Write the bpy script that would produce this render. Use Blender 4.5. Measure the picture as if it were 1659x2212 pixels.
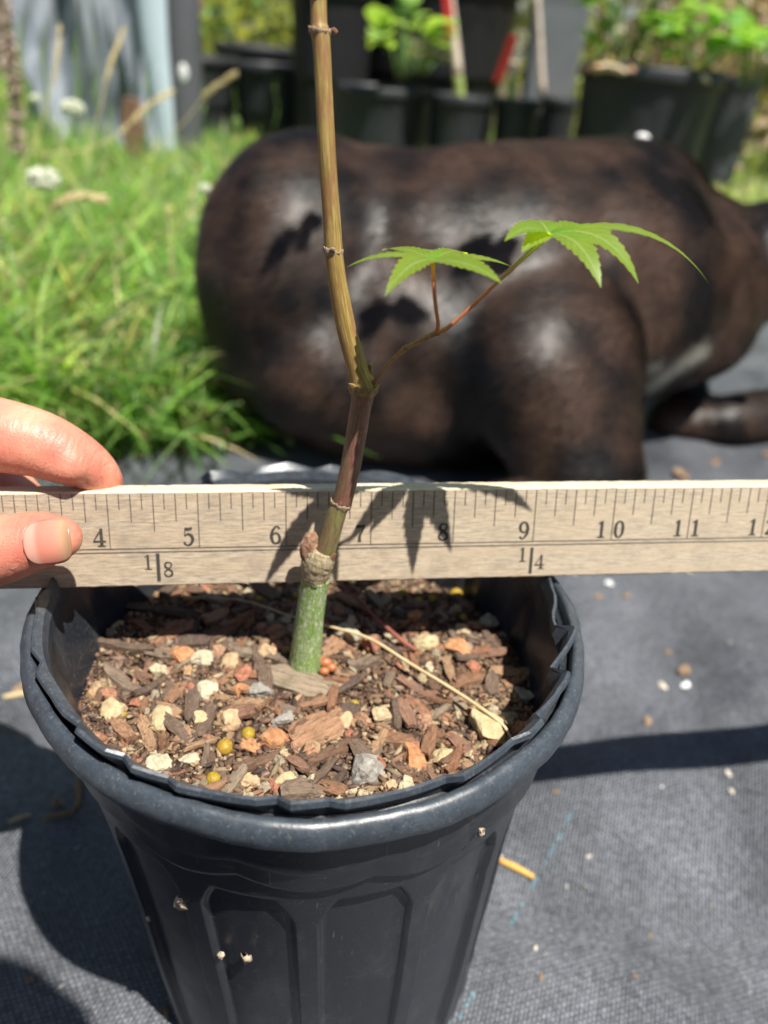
import bpy, math, random
import numpy as np
from mathutils import Vector, Matrix, noise
R_ = math.radians
random.seed(7); RNG = np.random.default_rng(11)
for o in list(bpy.data.objects): bpy.data.objects.remove(o)
SC = bpy.context.scene
COL = SC.collection

# ------------------------------------------------------------------ camera, world, sun, exposure
CAM = np.array([0.01945, -0.19618, 0.32783]); PITCH, ROLL, F = 0.5355, 0.0901, 1700.0
FWD = np.array([0, math.cos(PITCH), -math.sin(PITCH)]); UP0 = np.array([0, math.sin(PITCH), math.cos(PITCH)]); R0 = np.array([1., 0, 0])
RT = math.cos(ROLL)*R0 + math.sin(ROLL)*UP0; UP = -math.sin(ROLL)*R0 + math.cos(ROLL)*UP0
cd = bpy.data.cameras.new('camera'); cam = bpy.data.objects.new('camera', cd); COL.objects.link(cam); SC.camera = cam
cam.matrix_world = Matrix(((RT[0], UP[0], -FWD[0], CAM[0]), (RT[1], UP[1], -FWD[1], CAM[1]), (RT[2], UP[2], -FWD[2], CAM[2]), (0, 0, 0, 1)))
cd.sensor_fit = 'VERTICAL'; cd.sensor_height = 24.0; cd.lens = 24.0*F/2212
cd.clip_start = 0.002; cd.clip_end = 400
cd.dof.use_dof = True; cd.dof.focus_distance = 0.207; cd.dof.aperture_fstop = cd.lens/3.4; cd.dof.aperture_blades = 0

SUNV = Vector((0.055, -0.057, 0.18)).normalized()      # towards the sun
ELEV = math.asin(SUNV.z); AZ = math.atan2(SUNV.x, SUNV.y)
w = bpy.data.worlds.new('World'); SC.world = w; w.use_nodes = True
nt = w.node_tree; nt.nodes.clear()
sky = nt.nodes.new('ShaderNodeTexSky'); sky.sky_type = 'NISHITA'; sky.sun_disc = False
sky.sun_elevation = ELEV; sky.sun_rotation = AZ
bg = nt.nodes.new('ShaderNodeBackground'); bg.inputs[1].default_value = 0.05
wo = nt.nodes.new('ShaderNodeOutputWorld'); nt.links.new(sky.outputs[0], bg.inputs[0]); nt.links.new(bg.outputs[0], wo.inputs[0])
sl = bpy.data.lights.new('sun', 'SUN'); sl.energy = 5.0; sl.angle = R_(0.53); sl.color = (1.0, 0.955, 0.87)
so = bpy.data.objects.new('sun', sl); COL.objects.link(so); so.location = (1, -1, 3)
so.rotation_euler = (-SUNV).to_track_quat('-Z', 'Y').to_euler()
SC.view_settings.view_transform = 'Standard'; SC.view_settings.look = 'None'; SC.view_settings.gamma = 1
SC.view_settings.exposure = 0.82; SC.view_settings.use_curve_mapping = False
try:
    SC.cycles.use_denoising = True; SC.cycles.max_bounces = 8; SC.cycles.transparent_max_bounces = 12
except Exception: pass

# ------------------------------------------------------------------ helpers
def ray(px, py): return FWD + (px-829.5)/F*RT - (py-1106)/F*UP
def at(px, py, Y):                       # the point of the plane y=Y seen at a place of the picture
    d = ray(px, py); return CAM + d*((Y-CAM[1])/d[1])
def ong(px, py, z=0.0):
    d = ray(px, py); return CAM + d*((z-CAM[2])/d[2])
def depth(p): return float((np.array(p)-CAM) @ FWD)

def tag(o, label=None, cat=None, group=None, kind=None):
    if label: o['label'] = label
    if cat: o['category'] = cat
    if group: o['group'] = group
    if kind: o['kind'] = kind
    return o
def empty(name, loc=(0, 0, 0), label=None, cat=None, group=None, mat=None):
    o = bpy.data.objects.new(name, None); COL.objects.link(o); o.empty_display_size = 0.01
    o.location = loc
    if mat is not None: o.matrix_world = mat
    return tag(o, label, cat, group)
def mesh(name, V, Fc, mats=None, smooth=True, uv=None, col=None, fmat=None):
    me = bpy.data.meshes.new(name)
    V = np.asarray(V, dtype=np.float32)
    if isinstance(Fc, np.ndarray):
        n, k = Fc.shape
        me.vertices.add(len(V)); me.vertices.foreach_set('co', V.ravel())
        me.loops.add(n*k); me.loops.foreach_set('vertex_index', Fc.astype(np.int32).ravel())
        me.polygons.add(n); me.polygons.foreach_set('loop_start', np.arange(0, n*k, k, dtype=np.int32))
        try: me.polygons.foreach_set('loop_total', np.full(n, k, dtype=np.int32))
        except Exception: pass
        me.update(calc_edges=True)
    else:
        me.from_pydata([tuple(map(float, v)) for v in V], [], [tuple(f) for f in Fc]); me.update()
    if smooth: me.polygons.foreach_set('use_smooth', np.ones(len(me.polygons), dtype=bool))
    idx = np.zeros(len(me.loops), dtype=np.int32); me.loops.foreach_get('vertex_index', idx)
    if uv is not None:
        l = me.uv_layers.new(name='UVMap'); l.data.foreach_set('uv', np.asarray(uv, dtype=np.float32)[idx].ravel())
    if col is not None:
        a = me.color_attributes.new('Col', 'FLOAT_COLOR', 'POINT')
        c = np.asarray(col, dtype=np.float32)
        if c.shape[1] == 3: c = np.hstack([c, np.ones((len(c), 1), np.float32)])
        a.data.foreach_set('color', c.ravel())
    for m in (mats if isinstance(mats, (list, tuple)) else [mats]):
        if m is not None: me.materials.append(m)
    if fmat is not None: me.polygons.foreach_set('material_index', np.asarray(fmat, dtype=np.int32))
    return me
def link(name, me, parent=None, loc=None, world=True):
    """world=True: vertices are world coordinates; the parent's location is taken off"""
    o = bpy.data.objects.new(name, me); COL.objects.link(o)
    if parent is not None:
        o.parent = parent
        if world:
            pl = Vector(parent.location)
            pp = parent.parent
            while pp is not None: pl += pp.location; pp = pp.parent
            o.location = -pl
    if loc is not None: o.location = loc
    return o
def rebase(o, base):
    """move the origin of a top-level mesh to base, keeping it where it is"""
    o.data.transform(Matrix.Translation(-Vector(base))); o.location = base; return o
class MB:
    def __init__(s): s.V = []; s.F = []; s.UV = []; s.C = []
    def add(s, V, Fc, UV=None, C=None):
        n = len(s.V); s.V += [tuple(v) for v in V]; s.F += [tuple(i+n for i in f) for f in Fc]
        s.UV += [tuple(u) for u in UV] if UV is not None else [(0, 0)]*len(V)
        s.C += [tuple(C)]*len(V) if C is not None and not hasattr(C[0], '__len__') else ([tuple(c) for c in C] if C is not None else [(1, 1, 1)]*len(V))
        return s
    def me(s, name, mat, smooth=True): return mesh(name, s.V, s.F, mat, smooth, s.UV, s.C)
def catmull(P, n):
    P = np.asarray(P, float); m = len(P)
    if m == 2: t = np.linspace(0, 1, n)[:, None]; return P[0]*(1-t)+P[1]*t
    Q = np.vstack([2*P[0]-P[1], P, 2*P[-1]-P[-2]]); out = []
    for s in np.linspace(0, m-1, n):
        i = min(int(s), m-2); t = s-i; a, b, c, d = Q[i:i+4]
        out.append(.5*((2*b)+(-a+c)*t+(2*a-5*b+4*c-d)*t*t+(-a+3*b-3*c+d)*t**3))
    return np.array(out)
def tube(P, rad, n=24, k=12, caps=True, flat=1.0, flatdir=None, jit=0, seed=0, roundcap=0):
    """swept tube through P with radii rad; returns V,F,UV (v in metres)"""
    PR = catmull(np.hstack([np.asarray(P, float), np.asarray(rad, float)[:, None]]), n)
    C = PR[:, :3]; rr = np.maximum(PR[:, 3], 1e-5)
    if roundcap:
        t0 = C[0]-C[1]; t0 /= np.linalg.norm(t0); t1 = C[-1]-C[-2]; t1 /= np.linalg.norm(t1)
        cs = []; rs = []
        for a in np.linspace(math.pi/2*.95, math.pi/2/roundcap, roundcap)[::1]:
            cs.append(C[0]+t0*rr[0]*math.sin(a)); rs.append(rr[0]*math.cos(a))
        ce = []; re = []
        for a in np.linspace(math.pi/2/roundcap, math.pi/2*.95, roundcap):
            ce.append(C[-1]+t1*rr[-1]*math.sin(a)); re.append(rr[-1]*math.cos(a))
        C = np.vstack([cs, C, ce]); rr = np.concatenate([rs, rr, re])
    m = len(C); T = np.gradient(C, axis=0); T /= np.linalg.norm(T, axis=1)[:, None]+1e-12
    up = np.array(flatdir if flatdir is not None else (0, 0, 1.)); 
    if abs(up @ T[0]) > .95 and flatdir is None: up = np.array([0, 1., 0])
    V = []; UVs = []; L = np.concatenate([[0], np.cumsum(np.linalg.norm(np.diff(C, axis=0), axis=1))])
    s = np.cross(T[0], up); s /= np.linalg.norm(s); rg = random.Random(seed)
    for i in range(m):
        if flatdir is not None: s = np.cross(T[i], up)
        else: s = s - T[i]*(s @ T[i])
        s /= np.linalg.norm(s)+1e-12; b = np.cross(s, T[i])
        for j in range(k):
            a = 2*math.pi*j/k; r = rr[i]*(1+jit*(rg.random()-.5))
            V.append(C[i]+s*math.cos(a)*r+b*math.sin(a)*r*flat); UVs.append((j/k, L[i]))
    Fc = [(i*k+j, i*k+(j+1) % k, (i+1)*k+(j+1) % k, (i+1)*k+j) for i in range(m-1) for j in range(k)]
    if caps: Fc += [tuple(range(k))[::-1], tuple((m-1)*k+j for j in range(k))]
    return np.array(V), Fc, UVs
def ellipsoid(c, r, rot=None, nu=20, nv=12):
    V = []; 
    for i in range(nv+1):
        th = math.pi*i/nv
        for j in range(nu):
            ph = 2*math.pi*j/nu; v = Vector((math.sin(th)*math.cos(ph)*r[0], math.sin(th)*math.sin(ph)*r[1], math.cos(th)*r[2]))
            if rot: v = rot @ v
            V.append((v.x+c[0], v.y+c[1], v.z+c[2]))
    Fc = [(i*nu+j, (i+1)*nu+j, (i+1)*nu+(j+1) % nu, i*nu+(j+1) % nu) for i in range(nv) for j in range(nu)]
    return V, Fc
def lathe(prof, n=64, cx=0, cy=0, disp=None, ang=None):
    V = []; UVs = []
    for i, (r, z) in enumerate(prof):
        for j in range(n):
            a = 2*math.pi*j/n; rr, zz = (r, z) if disp is None else disp(r, z, a, i)
            V.append((cx+rr*math.cos(a), cy+rr*math.sin(a), zz)); UVs.append((j/n, zz))
    Fc = [(i*n+j, i*n+(j+1) % n, (i+1)*n+(j+1) % n, (i+1)*n+j) for i in range(len(prof)-1) for j in range(n)]
    return V, Fc, UVs
def evaluated(o, name):
    bpy.context.view_layer.update(); dg = bpy.context.evaluated_depsgraph_get()
    me = bpy.data.meshes.new_from_object(o.evaluated_get(dg)); me.name = name
    mats = list(o.data.materials); old = o.data
    o.modifiers.clear(); o.data = me; bpy.data.meshes.remove(old)
    if not len(me.materials):
        for m in mats: me.materials.append(m)
    me.polygons.foreach_set('use_smooth', np.ones(len(me.polygons), dtype=bool)); return me
def fuse(o, voxel, smooth_it, fac=.5):
    m = o.modifiers.new('r', 'REMESH'); m.mode = 'VOXEL'; m.voxel_size = voxel; m.use_smooth_shade = True
    s = o.modifiers.new('s', 'SMOOTH'); s.factor = fac; s.iterations = smooth_it
    return evaluated(o, o.name)

# ------------------------------------------------------------------ materials
class M:
    def __init__(s, name, base=(.5, .5, .5), rough=.6, spec=.5, **kw):
        s.m = bpy.data.materials.new(name); s.m.use_nodes = True; s.nt = s.m.node_tree; s.N = s.nt.nodes; s.L = s.nt.links
        s.b = s.N['Principled BSDF']; s.out = s.N['Material Output']
        s.b.inputs['Base Color'].default_value = (*base, 1); s.b.inputs['Roughness'].default_value = rough
        s.b.inputs['Specular IOR Level'].default_value = spec
        for k, v in kw.items(): s.b.inputs[k.replace('_', ' ')].default_value = v
    def n(s, t, **kw):
        x = s.N.new(t)
        for k, v in kw.items():
            if k in x.inputs.keys() if hasattr(x.inputs, 'keys') else False: x.inputs[k].default_value = v
            else: setattr(x, k, v)
        return x
    def coord(s, out='Object', scale=(1, 1, 1), rot=(0, 0, 0)):
        t = s.N.new('ShaderNodeTexCoord'); m = s.N.new('ShaderNodeMapping'); m.inputs['Scale'].default_value = scale; m.inputs['Rotation'].default_value = rot
        s.L.new(t.outputs[out], m.inputs[0]); return m.outputs[0]
    def noise(s, vec, scale, detail=4, rough=.55, dist=0):
        x = s.N.new('ShaderNodeTexNoise'); x.inputs['Scale'].default_value = scale; x.inputs['Detail'].default_value = detail
        x.inputs['Roughness'].default_value = rough; x.inputs['Distortion'].default_value = dist
        s.L.new(vec, x.inputs['Vector']); return x.outputs['Fac']
    def ramp(s, fac, stops, interp='LINEAR'):
        r = s.N.new('ShaderNodeValToRGB'); e = r.color_ramp; e.interpolation = interp
        while len(e.elements) < len(stops): e.elements.new(.5)
        for el, (p, c) in zip(e.elements, stops): el.position = p; el.color = (*c, 1) if len(c) == 3 else c
        s.L.new(fac, r.inputs[0]); return r.outputs[0]
    def mix(s, fac, a, b, blend='MIX'):
        x = s.N.new('ShaderNodeMix'); x.data_type = 'RGBA'; x.blend_type = blend
        for i, v in ((0, fac), (6, a), (7, b)):
            if hasattr(v, 'is_linked') or hasattr(v, 'node'): s.L.new(v, x.inputs[i])
            else: x.inputs[i].default_value = v if i == 0 else (*v, 1)
        return x.outputs[2]
    def math(s, op, a, b=0.0, clamp=False):
        x = s.N.new('ShaderNodeMath'); x.operation = op; x.use_clamp = clamp
        for i, v in ((0, a), (1, b)):
            if hasattr(v, 'node'): s.L.new(v, x.inputs[i])
            else: x.inputs[i].default_value = v
        return x.outputs[0]
    def color(s, c): s.L.new(c, s.b.inputs['Base Color']); return s
    def rough(s, c): s.L.new(c, s.b.inputs['Roughness']); return s
    def bump(s, h, dist=.0002, strength=1.0):
        x = s.N.new('ShaderNodeBump'); x.inputs['Distance'].default_value = dist; x.inputs['Strength'].default_value = strength
        s.L.new(h, x.inputs['Height'])
        if s.b.inputs['Normal'].is_linked: s.L.new(s.b.inputs['Normal'].links[0].from_socket, x.inputs['Normal'])
        s.L.new(x.outputs[0], s.b.inputs['Normal']); return s
    def translucent(s, col, fac=.4):
        t = s.N.new('ShaderNodeBsdfTranslucent'); x = s.N.new('ShaderNodeMixShader'); x.inputs[0].default_value = fac
        if hasattr(col, 'node'): s.L.new(col, t.inputs[0])
        else: t.inputs[0].default_value = (*col, 1)
        s.L.new(s.b.outputs[0], x.inputs[1]); s.L.new(t.outputs[0], x.inputs[2]); s.L.new(x.outputs[0], s.out.inputs[0]); return s
    def attr(s, name='Col'):
        x = s.N.new('ShaderNodeAttribute'); x.attribute_name = name; return x.outputs['Color']
    def rnd(s):
        return s.N.new('ShaderNodeObjectInfo').outputs['Random']

def mat_pot():
    m = M('black_plastic', (.03, .034, .042), .42, .5)
    v = m.coord('Object')
    n1 = m.noise(v, 60, 6, .7); dust = m.ramp(m.noise(v, 1000, 3, .8), [(.60, (0, 0, 0)), (.66, (1, 1, 1))])
    big = m.ramp(m.noise(v, 25, 4), [(.4, (0, 0, 0)), (.7, (.5, .5, .5))])
    base = m.mix(n1, (.010, .0125, .018), (.026, .030, .038)); d = m.math('MULTIPLY', dust, m.math('ADD', big, .05), True)
    m.color(m.mix(d, base, (.22, .21, .19)))
    sc1 = m.ramp(m.noise(m.coord('Object', (1, 1, .06), (.25, .2, 0)), 1400, 2, .5), [(.70, (0, 0, 0)), (.74, (.5, .5, .5))]); sc2 = m.ramp(m.noise(m.coord('Object', (.08, .08, 1), (.1, 0, 0)), 1100, 2, .5), [(.71, (0, 0, 0)), (.75, (.4, .4, .4))])
    wm = m.ramp(m.noise(m.coord('Object', (1, 1, .35)), 55, 6, .75), [(.50, (0, 0, 0)), (.70, (.22, .22, .22))])
    old = m.b.inputs['Base Color'].links[0].from_socket; m.color(m.mix(m.math('MAXIMUM', m.math('MAXIMUM', sc1, sc2), wm), old, (.17, .165, .15)))
    m.rough(m.math('ADD', m.math('MULTIPLY', n1, .25), .24))
    m.bump(m.noise(v, 700, 3, .7), .00012, .5); m.bump(m.noise(v, 120, 3), .0004, .3)
    return m.m
POT = mat_pot()
def mat_rim():
    m = M('worn_black_plastic', (.05, .056, .066), .36, .55)
    v = m.coord('Object'); n1 = m.noise(v, 260, 6, .8); sc = m.noise(m.coord('Object', (1, 1, 6)), 300, 3, .8)
    dust = m.ramp(m.noise(v, 1100, 3, .85), [(.57, (0, 0, 0)), (.7, (1, 1, 1))])
    base = m.mix(m.ramp(n1, [(.3, (0, 0, 0)), (.7, (1, 1, 1))]), (.024, .031, .042), (.055, .068, .084)); m.color(m.mix(m.math('MULTIPLY', dust, .35), base, (.30, .29, .26)))
    m.rough(m.math('ADD', m.math('MULTIPLY', sc, .32), .20)); m.bump(m.noise(v, 1300, 3, .8), .00012, .5); m.bump(m.noise(v, 70, 4), .0009, .35)
    return m.m
RIM = mat_rim()
def mat_cloth():
    m = M('woven_weed_cloth', (.05, .05, .055), .5, .5)
    v = m.coord('Object', (1, 1, 1), (0, 0, R_(16)))
    sx = m.N.new('ShaderNodeSeparateXYZ'); m.L.new(v, sx.inputs[0])
    P = 0.00175
    a = m.math('MULTIPLY', sx.outputs[0], 1/P); b = m.math('MULTIPLY', sx.outputs[1], 1/(P*.72))
    # plain weave: warp over / weft over in a checker
    fa = m.math('FLOOR', a); fb = m.math('FLOOR', b)
    chk = m.math('MODULO', m.math('ABSOLUTE', m.math('ADD', fa, fb)), 2.0)
    pa = m.math('SUBTRACT', m.math('FRACT', m.math('ADD', a, 1000.0)), .5); pb = m.math('SUBTRACT', m.math('FRACT', m.math('ADD', b, 1000.0)), .5)
    ha = m.math('SUBTRACT', 1.0, m.math('MULTIPLY', m.math('MULTIPLY', pa, pa), 3.4)); hb = m.math('SUBTRACT', 1.0, m.math('MULTIPLY', m.math('MULTIPLY', pb, pb), 3.4))
    over = m.math('MULTIPLY', ha, m.math('ADD', m.math('MULTIPLY', hb, .5), .5)); under = m.math('MULTIPLY', m.math('MULTIPLY', hb, ha), .55)
    h = m.math('ADD', m.math('MULTIPLY', chk, over), m.math('MULTIPLY', m.math('SUBTRACT', 1.0, chk), under))
    n1 = m.noise(v, 14, 5, .6); fib = m.noise(v, 900, 3, .8); n3 = m.noise(v, 90, 4, .6)
    basec = m.mix(m.ramp(n1, [(.35, (0, 0, 0)), (.65, (1, 1, 1))]), (.040, .047, .060), (.145, .157, .185)); basec = m.mix(m.math('MULTIPLY', n3, .35), basec, (.15, .155, .17))
    weave_shade = m.ramp(h, [(.10, (.25, .25, .25)), (.5, (.8, .8, .8)), (.95, (1.7, 1.7, 1.7))])  # weave gaps darkened, thread crests brightened: shade and glints put into the colour
    fl = m.ramp(m.noise(v, 420, 2, .5), [(.35, (.6, .6, .6)), (.72, (1.6, 1.6, 1.6))]); m.color(m.mix(1.0, m.mix(1.0, basec, weave_shade, 'MULTIPLY'), fl, 'MULTIPLY'))
    m.rough(m.math('ADD', m.math('MULTIPLY', fib, .35), .24))
    m.bump(h, .0007, 1.0); m.bump(fib, .0003, .6); m.bump(m.noise(v, 45, 3), .002, .35)
    m.b.inputs['Specular IOR Level'].default_value = .75
    return m.m
CLOTH = mat_cloth()
def mat_wood(side=1.0):
    m = M('weathered_basswood', (.5, .4, .27), .65, .3)
    v = m.coord('Object', (6, 60, 60)); n1 = m.noise(v, 26, 6, .75, .08); v2 = m.coord('Object', (2.2, 40, 30)); n2 = m.noise(v2, 9, 5, .6, .05)
    v3 = m.coord('Object', (14, 90, 90)); n3 = m.noise(v3, 30, 4, .8)
    c = m.ramp(n1, [(.30, (.13, .11, .095)), (.43, (.33, .265, .20)), (.56, (.50, .41, .305)), (.74, (.63, .54, .42))])
    c = m.mix(m.ramp(n2, [(.4, (0, 0, 0)), (.62, (.55, .55, .55))]), c, (.46, .35, .235)); c = m.mix(m.ramp(n3, [(.52, (0, 0, 0)), (.7, (.5, .5, .5))]), c, (.22, .20, .185))
    gr = m.ramp(m.noise(m.coord('Object', (1, 1.5, 1.5)), 75, 5, .7), [(.50, (0, 0, 0)), (.72, (.55, .55, .55))]); c = m.mix(gr, c, (.24, .20, .16)); rs = m.ramp(m.noise(m.coord('Object', (.8, 1, 1)), 140, 3, .7), [(.66, (0, 0, 0)), (.76, (.5, .5, .5))]); c = m.mix(rs, c, (.46, .27, .12))
    # whiter towards the right-hand inches
    sx = m.N.new('ShaderNodeSeparateXYZ'); m.L.new(m.coord('Object'), sx.inputs[0])
    wr = m.math('MULTIPLY', m.math('SUBTRACT', sx.outputs[0], -.06), 3.2, True)
    c = m.mix(m.math('MULTIPLY', wr, .38), c, (.64, .56, .42))
    m.color(c); m.bump(n1, .0003, .6); m.bump(n3, .0001, .6); return m.m
WOOD = mat_wood()
EDGE = M('pale_wood_edge', (.66, .57, .42), .7, .2); 
_v = EDGE.coord('Object', (5, 80, 80)); EDGE.color(EDGE.ramp(EDGE.noise(_v, 14, 5, .7), [(.35, (.50, .41, .27)), (.6, (.72, .64, .48))])); EDGE.bump(EDGE.noise(_v, 20, 4), .0003, .7); EDGE = EDGE.m
INK = M('black_ink', (.022, .021, .022), .6, .2)
_v = INK.coord('Object', (1, 1, 1)); INK.color(INK.ramp(INK.noise(_v, 2500, 3, .8), [(.35, (.02, .02, .022)), (.75, (.13, .11, .09))])); INK = INK.m
TICKINK = M('thin_black_ink', (.06, .052, .055), .6, .2)
_v = TICKINK.coord('Object', (1, 1, .3)); TICKINK.color(TICKINK.ramp(TICKINK.noise(_v, 1800, 3, .8), [(.35, (.035, .03, .035)), (.75, (.16, .13, .11))])); TICKINK = TICKINK.m

def mat_stem(name, stops, streak=(38, 60), bumpd=.0002, spots=None, rough=.5):
    m = M(name, (.3, .2, .1), rough, .35)
    t = m.N.new('ShaderNodeTexCoord'); mp = m.N.new('ShaderNodeMapping'); mp.inputs['Scale'].default_value = (streak[0], streak[1], 1); m.L.new(t.outputs['UV'], mp.inputs[0])
    n1 = m.noise(mp.outputs[0], 1.0, 5, .7, .5)
    c = m.ramp(n1, stops)
    mp2 = m.N.new('ShaderNodeMapping'); mp2.inputs['Scale'].default_value = (4, 90, 1); m.L.new(t.outputs['UV'], mp2.inputs[0])
    n2 = m.noise(mp2.outputs[0], 1.0, 4, .6)
    if spots: c = m.mix(m.ramp(n2, [(.45, (0, 0, 0)), (.65, (1, 1, 1))]), c, spots)
    m.color(c); m.bump(n1, bumpd, .7); return m.m
STEM_UP = mat_stem('tan_olive_bark', [(.3, (.13, .080, .022)), (.5, (.26, .175, .048)), (.68, (.40, .29, .115))], (30, 90), .0002, (.22, .11, .045))
STEM_MID = mat_stem('purple_brown_bark', [(.3, (.13, .062, .045)), (.5, (.20, .085, .065)), (.72, (.34, .19, .15))], (24, 300), .00015, (.15, .12, .05))
STEM_GR = mat_stem('green_purple_bark', [(.3, (.13, .07, .05)), (.5, (.17, .16, .055)), (.72, (.25, .25, .10))], (24, 260), .00015, (.16, .07, .06))
def mat_root():
    m = M('green_striped_bark', (.2, .3, .1), .5, .35)
    t = m.N.new('ShaderNodeTexCoord')
    def mp(s):
        x = m.N.new('ShaderNodeMapping'); x.inputs['Scale'].default_value = s; m.L.new(t.outputs['UV'], x.inputs[0]); return x.outputs[0]
    nn = m.noise(mp((30, 150, 1)), 1.0, 3, .6, 1.2); ridge = m.math('ABSOLUTE', m.math('SUBTRACT', nn, .5))
    brk = m.ramp(m.noise(mp((22, 420, 1)), 1, 2), [(.34, (0, 0, 0)), (.46, (1, 1, 1))])
    st = m.math('MULTIPLY', m.ramp(ridge, [(.018, (1, 1, 1)), (.05, (.0, .0, .0))]), brk)
    g = m.ramp(m.noise(mp((8, 120, 1)), 1, 4), [(.35, (.15, .27, .05)), (.65, (.27, .40, .11))])
    c = m.mix(m.math('MULTIPLY', st, .9), g, (.62, .68, .50))
    # earthy, fuzzy foot: soil splashed on the lowest centimetre
    sx = m.N.new('ShaderNodeSeparateXYZ'); m.L.new(t.outputs['UV'], sx.inputs[0])
    low = m.math('MULTIPLY', m.math('SUBTRACT', .0095, sx.outputs[1]), 150, True); sp = m.ramp(m.noise(mp((60, 1500, 1)), 1, 3, .8), [(.45, (0, 0, 0)), (.6, (1, 1, 1))])
    c = m.mix(m.math('MULTIPLY', m.math('MULTIPLY', low, sp), .85), c, (.30, .26, .18))
    m.color(c); m.bump(st, .0002, .7); return m.m
ROOT = mat_root()
def mat_speck(name, cols, scale=600, bump=.0003, rough=.85, stretch=(1, 1, 1), spec=.2):
    m = M(name, cols[0], rough, spec); v = m.coord('Object', stretch); n1 = m.noise(v, scale, 5, .75)
    k = len(cols); c = m.ramp(n1, [(.3+.4*i/max(1, k-1), cc) for i, cc in enumerate(cols)])
    m.color(c); m.bump(n1, bump, .8); return m.m
def mat_rand(name, cols, dark=.6, scale=700, bump=.0004, stretch=(1, 1, 1), rough=.85, speck=None):
    """colour picked per object, with grain"""
    m = M(name, cols[0], rough, .25); k = len(cols)
    c = m.ramp(m.rnd(), [(i/k, cc) for i, cc in enumerate(cols)], 'CONSTANT')
    v = m.coord('Object', stretch); n1 = m.noise(v, scale, 5, .75)
    c = m.mix(1.0, c, m.ramp(n1, [(.32, (dark*.7,)*3), (.5, (1.,)*3), (.68, (1.4,)*3)]), 'MULTIPLY')
    if speck: c = m.mix(m.ramp(m.noise(v, scale*1.7, 3, .8), [(.56, (0, 0, 0)), (.7, (.8, .8, .8))]), c, speck)
    m.color(c); m.bump(n1, bump, .9); return m.m
BARK = mat_rand('pine_bark_chip', [(.22, .115, .065), (.14, .080, .052), (.28, .155, .09), (.13, .088, .064), (.18, .13, .095), (.31, .19, .11), (.24, .115, .065), (.095, .065, .050), (.24, .185, .13), (.22, .12, .08)], .45, 7, .0006, (.5, 4, 4), .85, (.34, .27, .21))
STONE = mat_rand('pumice_pebble', [(.44, .34, .21), (.40, .25, .14), (.36, .18, .11), (.47, .40, .27), (.42, .30, .18), (.26, .24, .21), (.38, .22, .14), (.46, .38, .25), (.38, .16, .10), (.31, .26, .19)], .62, 5.5, .0007, (1, 1, 1), .9, (.36, .20, .11))
PELLET = mat_rand('mustard_pellet', [(.31, .215, .025), (.35, .24, .035), (.28, .20, .03), (.34, .21, .03)], .85, 6, .0001, (1, 1, 1), .4)
def mat_fines():
    m = M('soil_fines', (.15, .1, .07), .95, .15); m.color(m.attr()); v = m.coord('Object'); m.bump(m.noise(v, 2200, 4, .8), .0004, .8); return m.m
FINES = mat_fines()
SOIL = mat_speck('dark_potting_soil', [(.035, .022, .016), (.11, .065, .045), (.22, .14, .095)], 500, .0012, .95)
STRAW = mat_speck('dry_straw', [(.42, .32, .17), (.58, .47, .28)], 300, .0001, .6, (1, 1, 1))
ORANGE = mat_speck('orange_straw', [(.62, .25, .07), (.70, .45, .12)], 60, .0001, .5)
TWIGRED = mat_speck('red_brown_stalk', [(.16, .05, .04), (.32, .11, .08)], 200, .0001, .5)
LITTER = mat_speck('dry_litter', [(.36, .22, .12), (.52, .36, .22)], 400, .0004, .8)
GRAFT = mat_speck('peeling_graft_bark', [(.10, .055, .035), (.27, .14, .085), (.42, .30, .22)], 420, .0009, .85, (1, 1, .6))
UNION = mat_speck('corky_union_bark', [(.16, .11, .06), (.34, .27, .16), (.55, .50, .38)], 500, .0006, .8, (2, 2, .5))
CALLUS = mat_speck('brown_callus', [(.10, .055, .03), (.24, .14, .08)], 900, .0006, .9)
NODE = mat_speck('papery_node_scale', [(.20, .12, .07), (.42, .33, .24)], 900, .0004, .8)
TWIG = mat_speck('olive_twig', [(.17, .10, .045), (.30, .20, .08)], 400, .0001, .5)
def mat_leaf(name, a, b, tr, fac=.45, vein=True):
    m = M(name, a, .42, .4); v = m.coord('Object'); n = m.noise(v, 180, 4)
    c = m.mix(n, a, b)
    if vein:
        t = m.N.new('ShaderNodeTexCoord'); sx = m.N.new('ShaderNodeSeparateXYZ'); m.L.new(t.outputs['UV'], sx.inputs[0])
        mid = m.ramp(m.math('ABSOLUTE', sx.outputs[0]), [(.0, (1, 1, 1)), (.14, (0, 0, 0))])
        sv = m.N.new('ShaderNodeTexWave'); sv.inputs['Scale'].default_value = 1.0; sv.bands_direction = 'Y'
        mp = m.N.new('ShaderNodeMapping'); m.L.new(t.outputs['UV'], mp.inputs[0]); mp.inputs['Scale'].default_value = (1, 3.2, 1)
        ab = m.N.new('ShaderNodeVectorMath'); ab.operation = 'ABSOLUTE'; m.L.new(t.outputs['UV'], ab.inputs[0])
        mp.inputs['Rotation'].default_value = (0, 0, -.55); m.L.new(ab.outputs[0], mp.inputs[0]); m.L.new(mp.outputs[0], sv.inputs['Vector'])
        side = m.ramp(sv.outputs['Fac'], [(.8, (0, 0, 0)), (1, (.35, .35, .35))])
        c = m.mix(m.math('MAXIMUM', mid, side), c, (.42, .50, .22)); m.bump(m.math('MAXIMUM', mid, side), .0002, -.8)
        edge = m.ramp(m.math('ABSOLUTE', sx.outputs[0]), [(.86, (0, 0, 0)), (1, (.6, .6, .6))]); c = m.mix(edge, c, (.30, .13, .06))
    m.color(c); m.bump(n, .0002, .5); m.translucent(tr, fac); return m.m
LEAF = mat_leaf('maple_leaf_green', (.13, .26, .025), (.23, .38, .06), (.66, .90, .02), .64)
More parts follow.
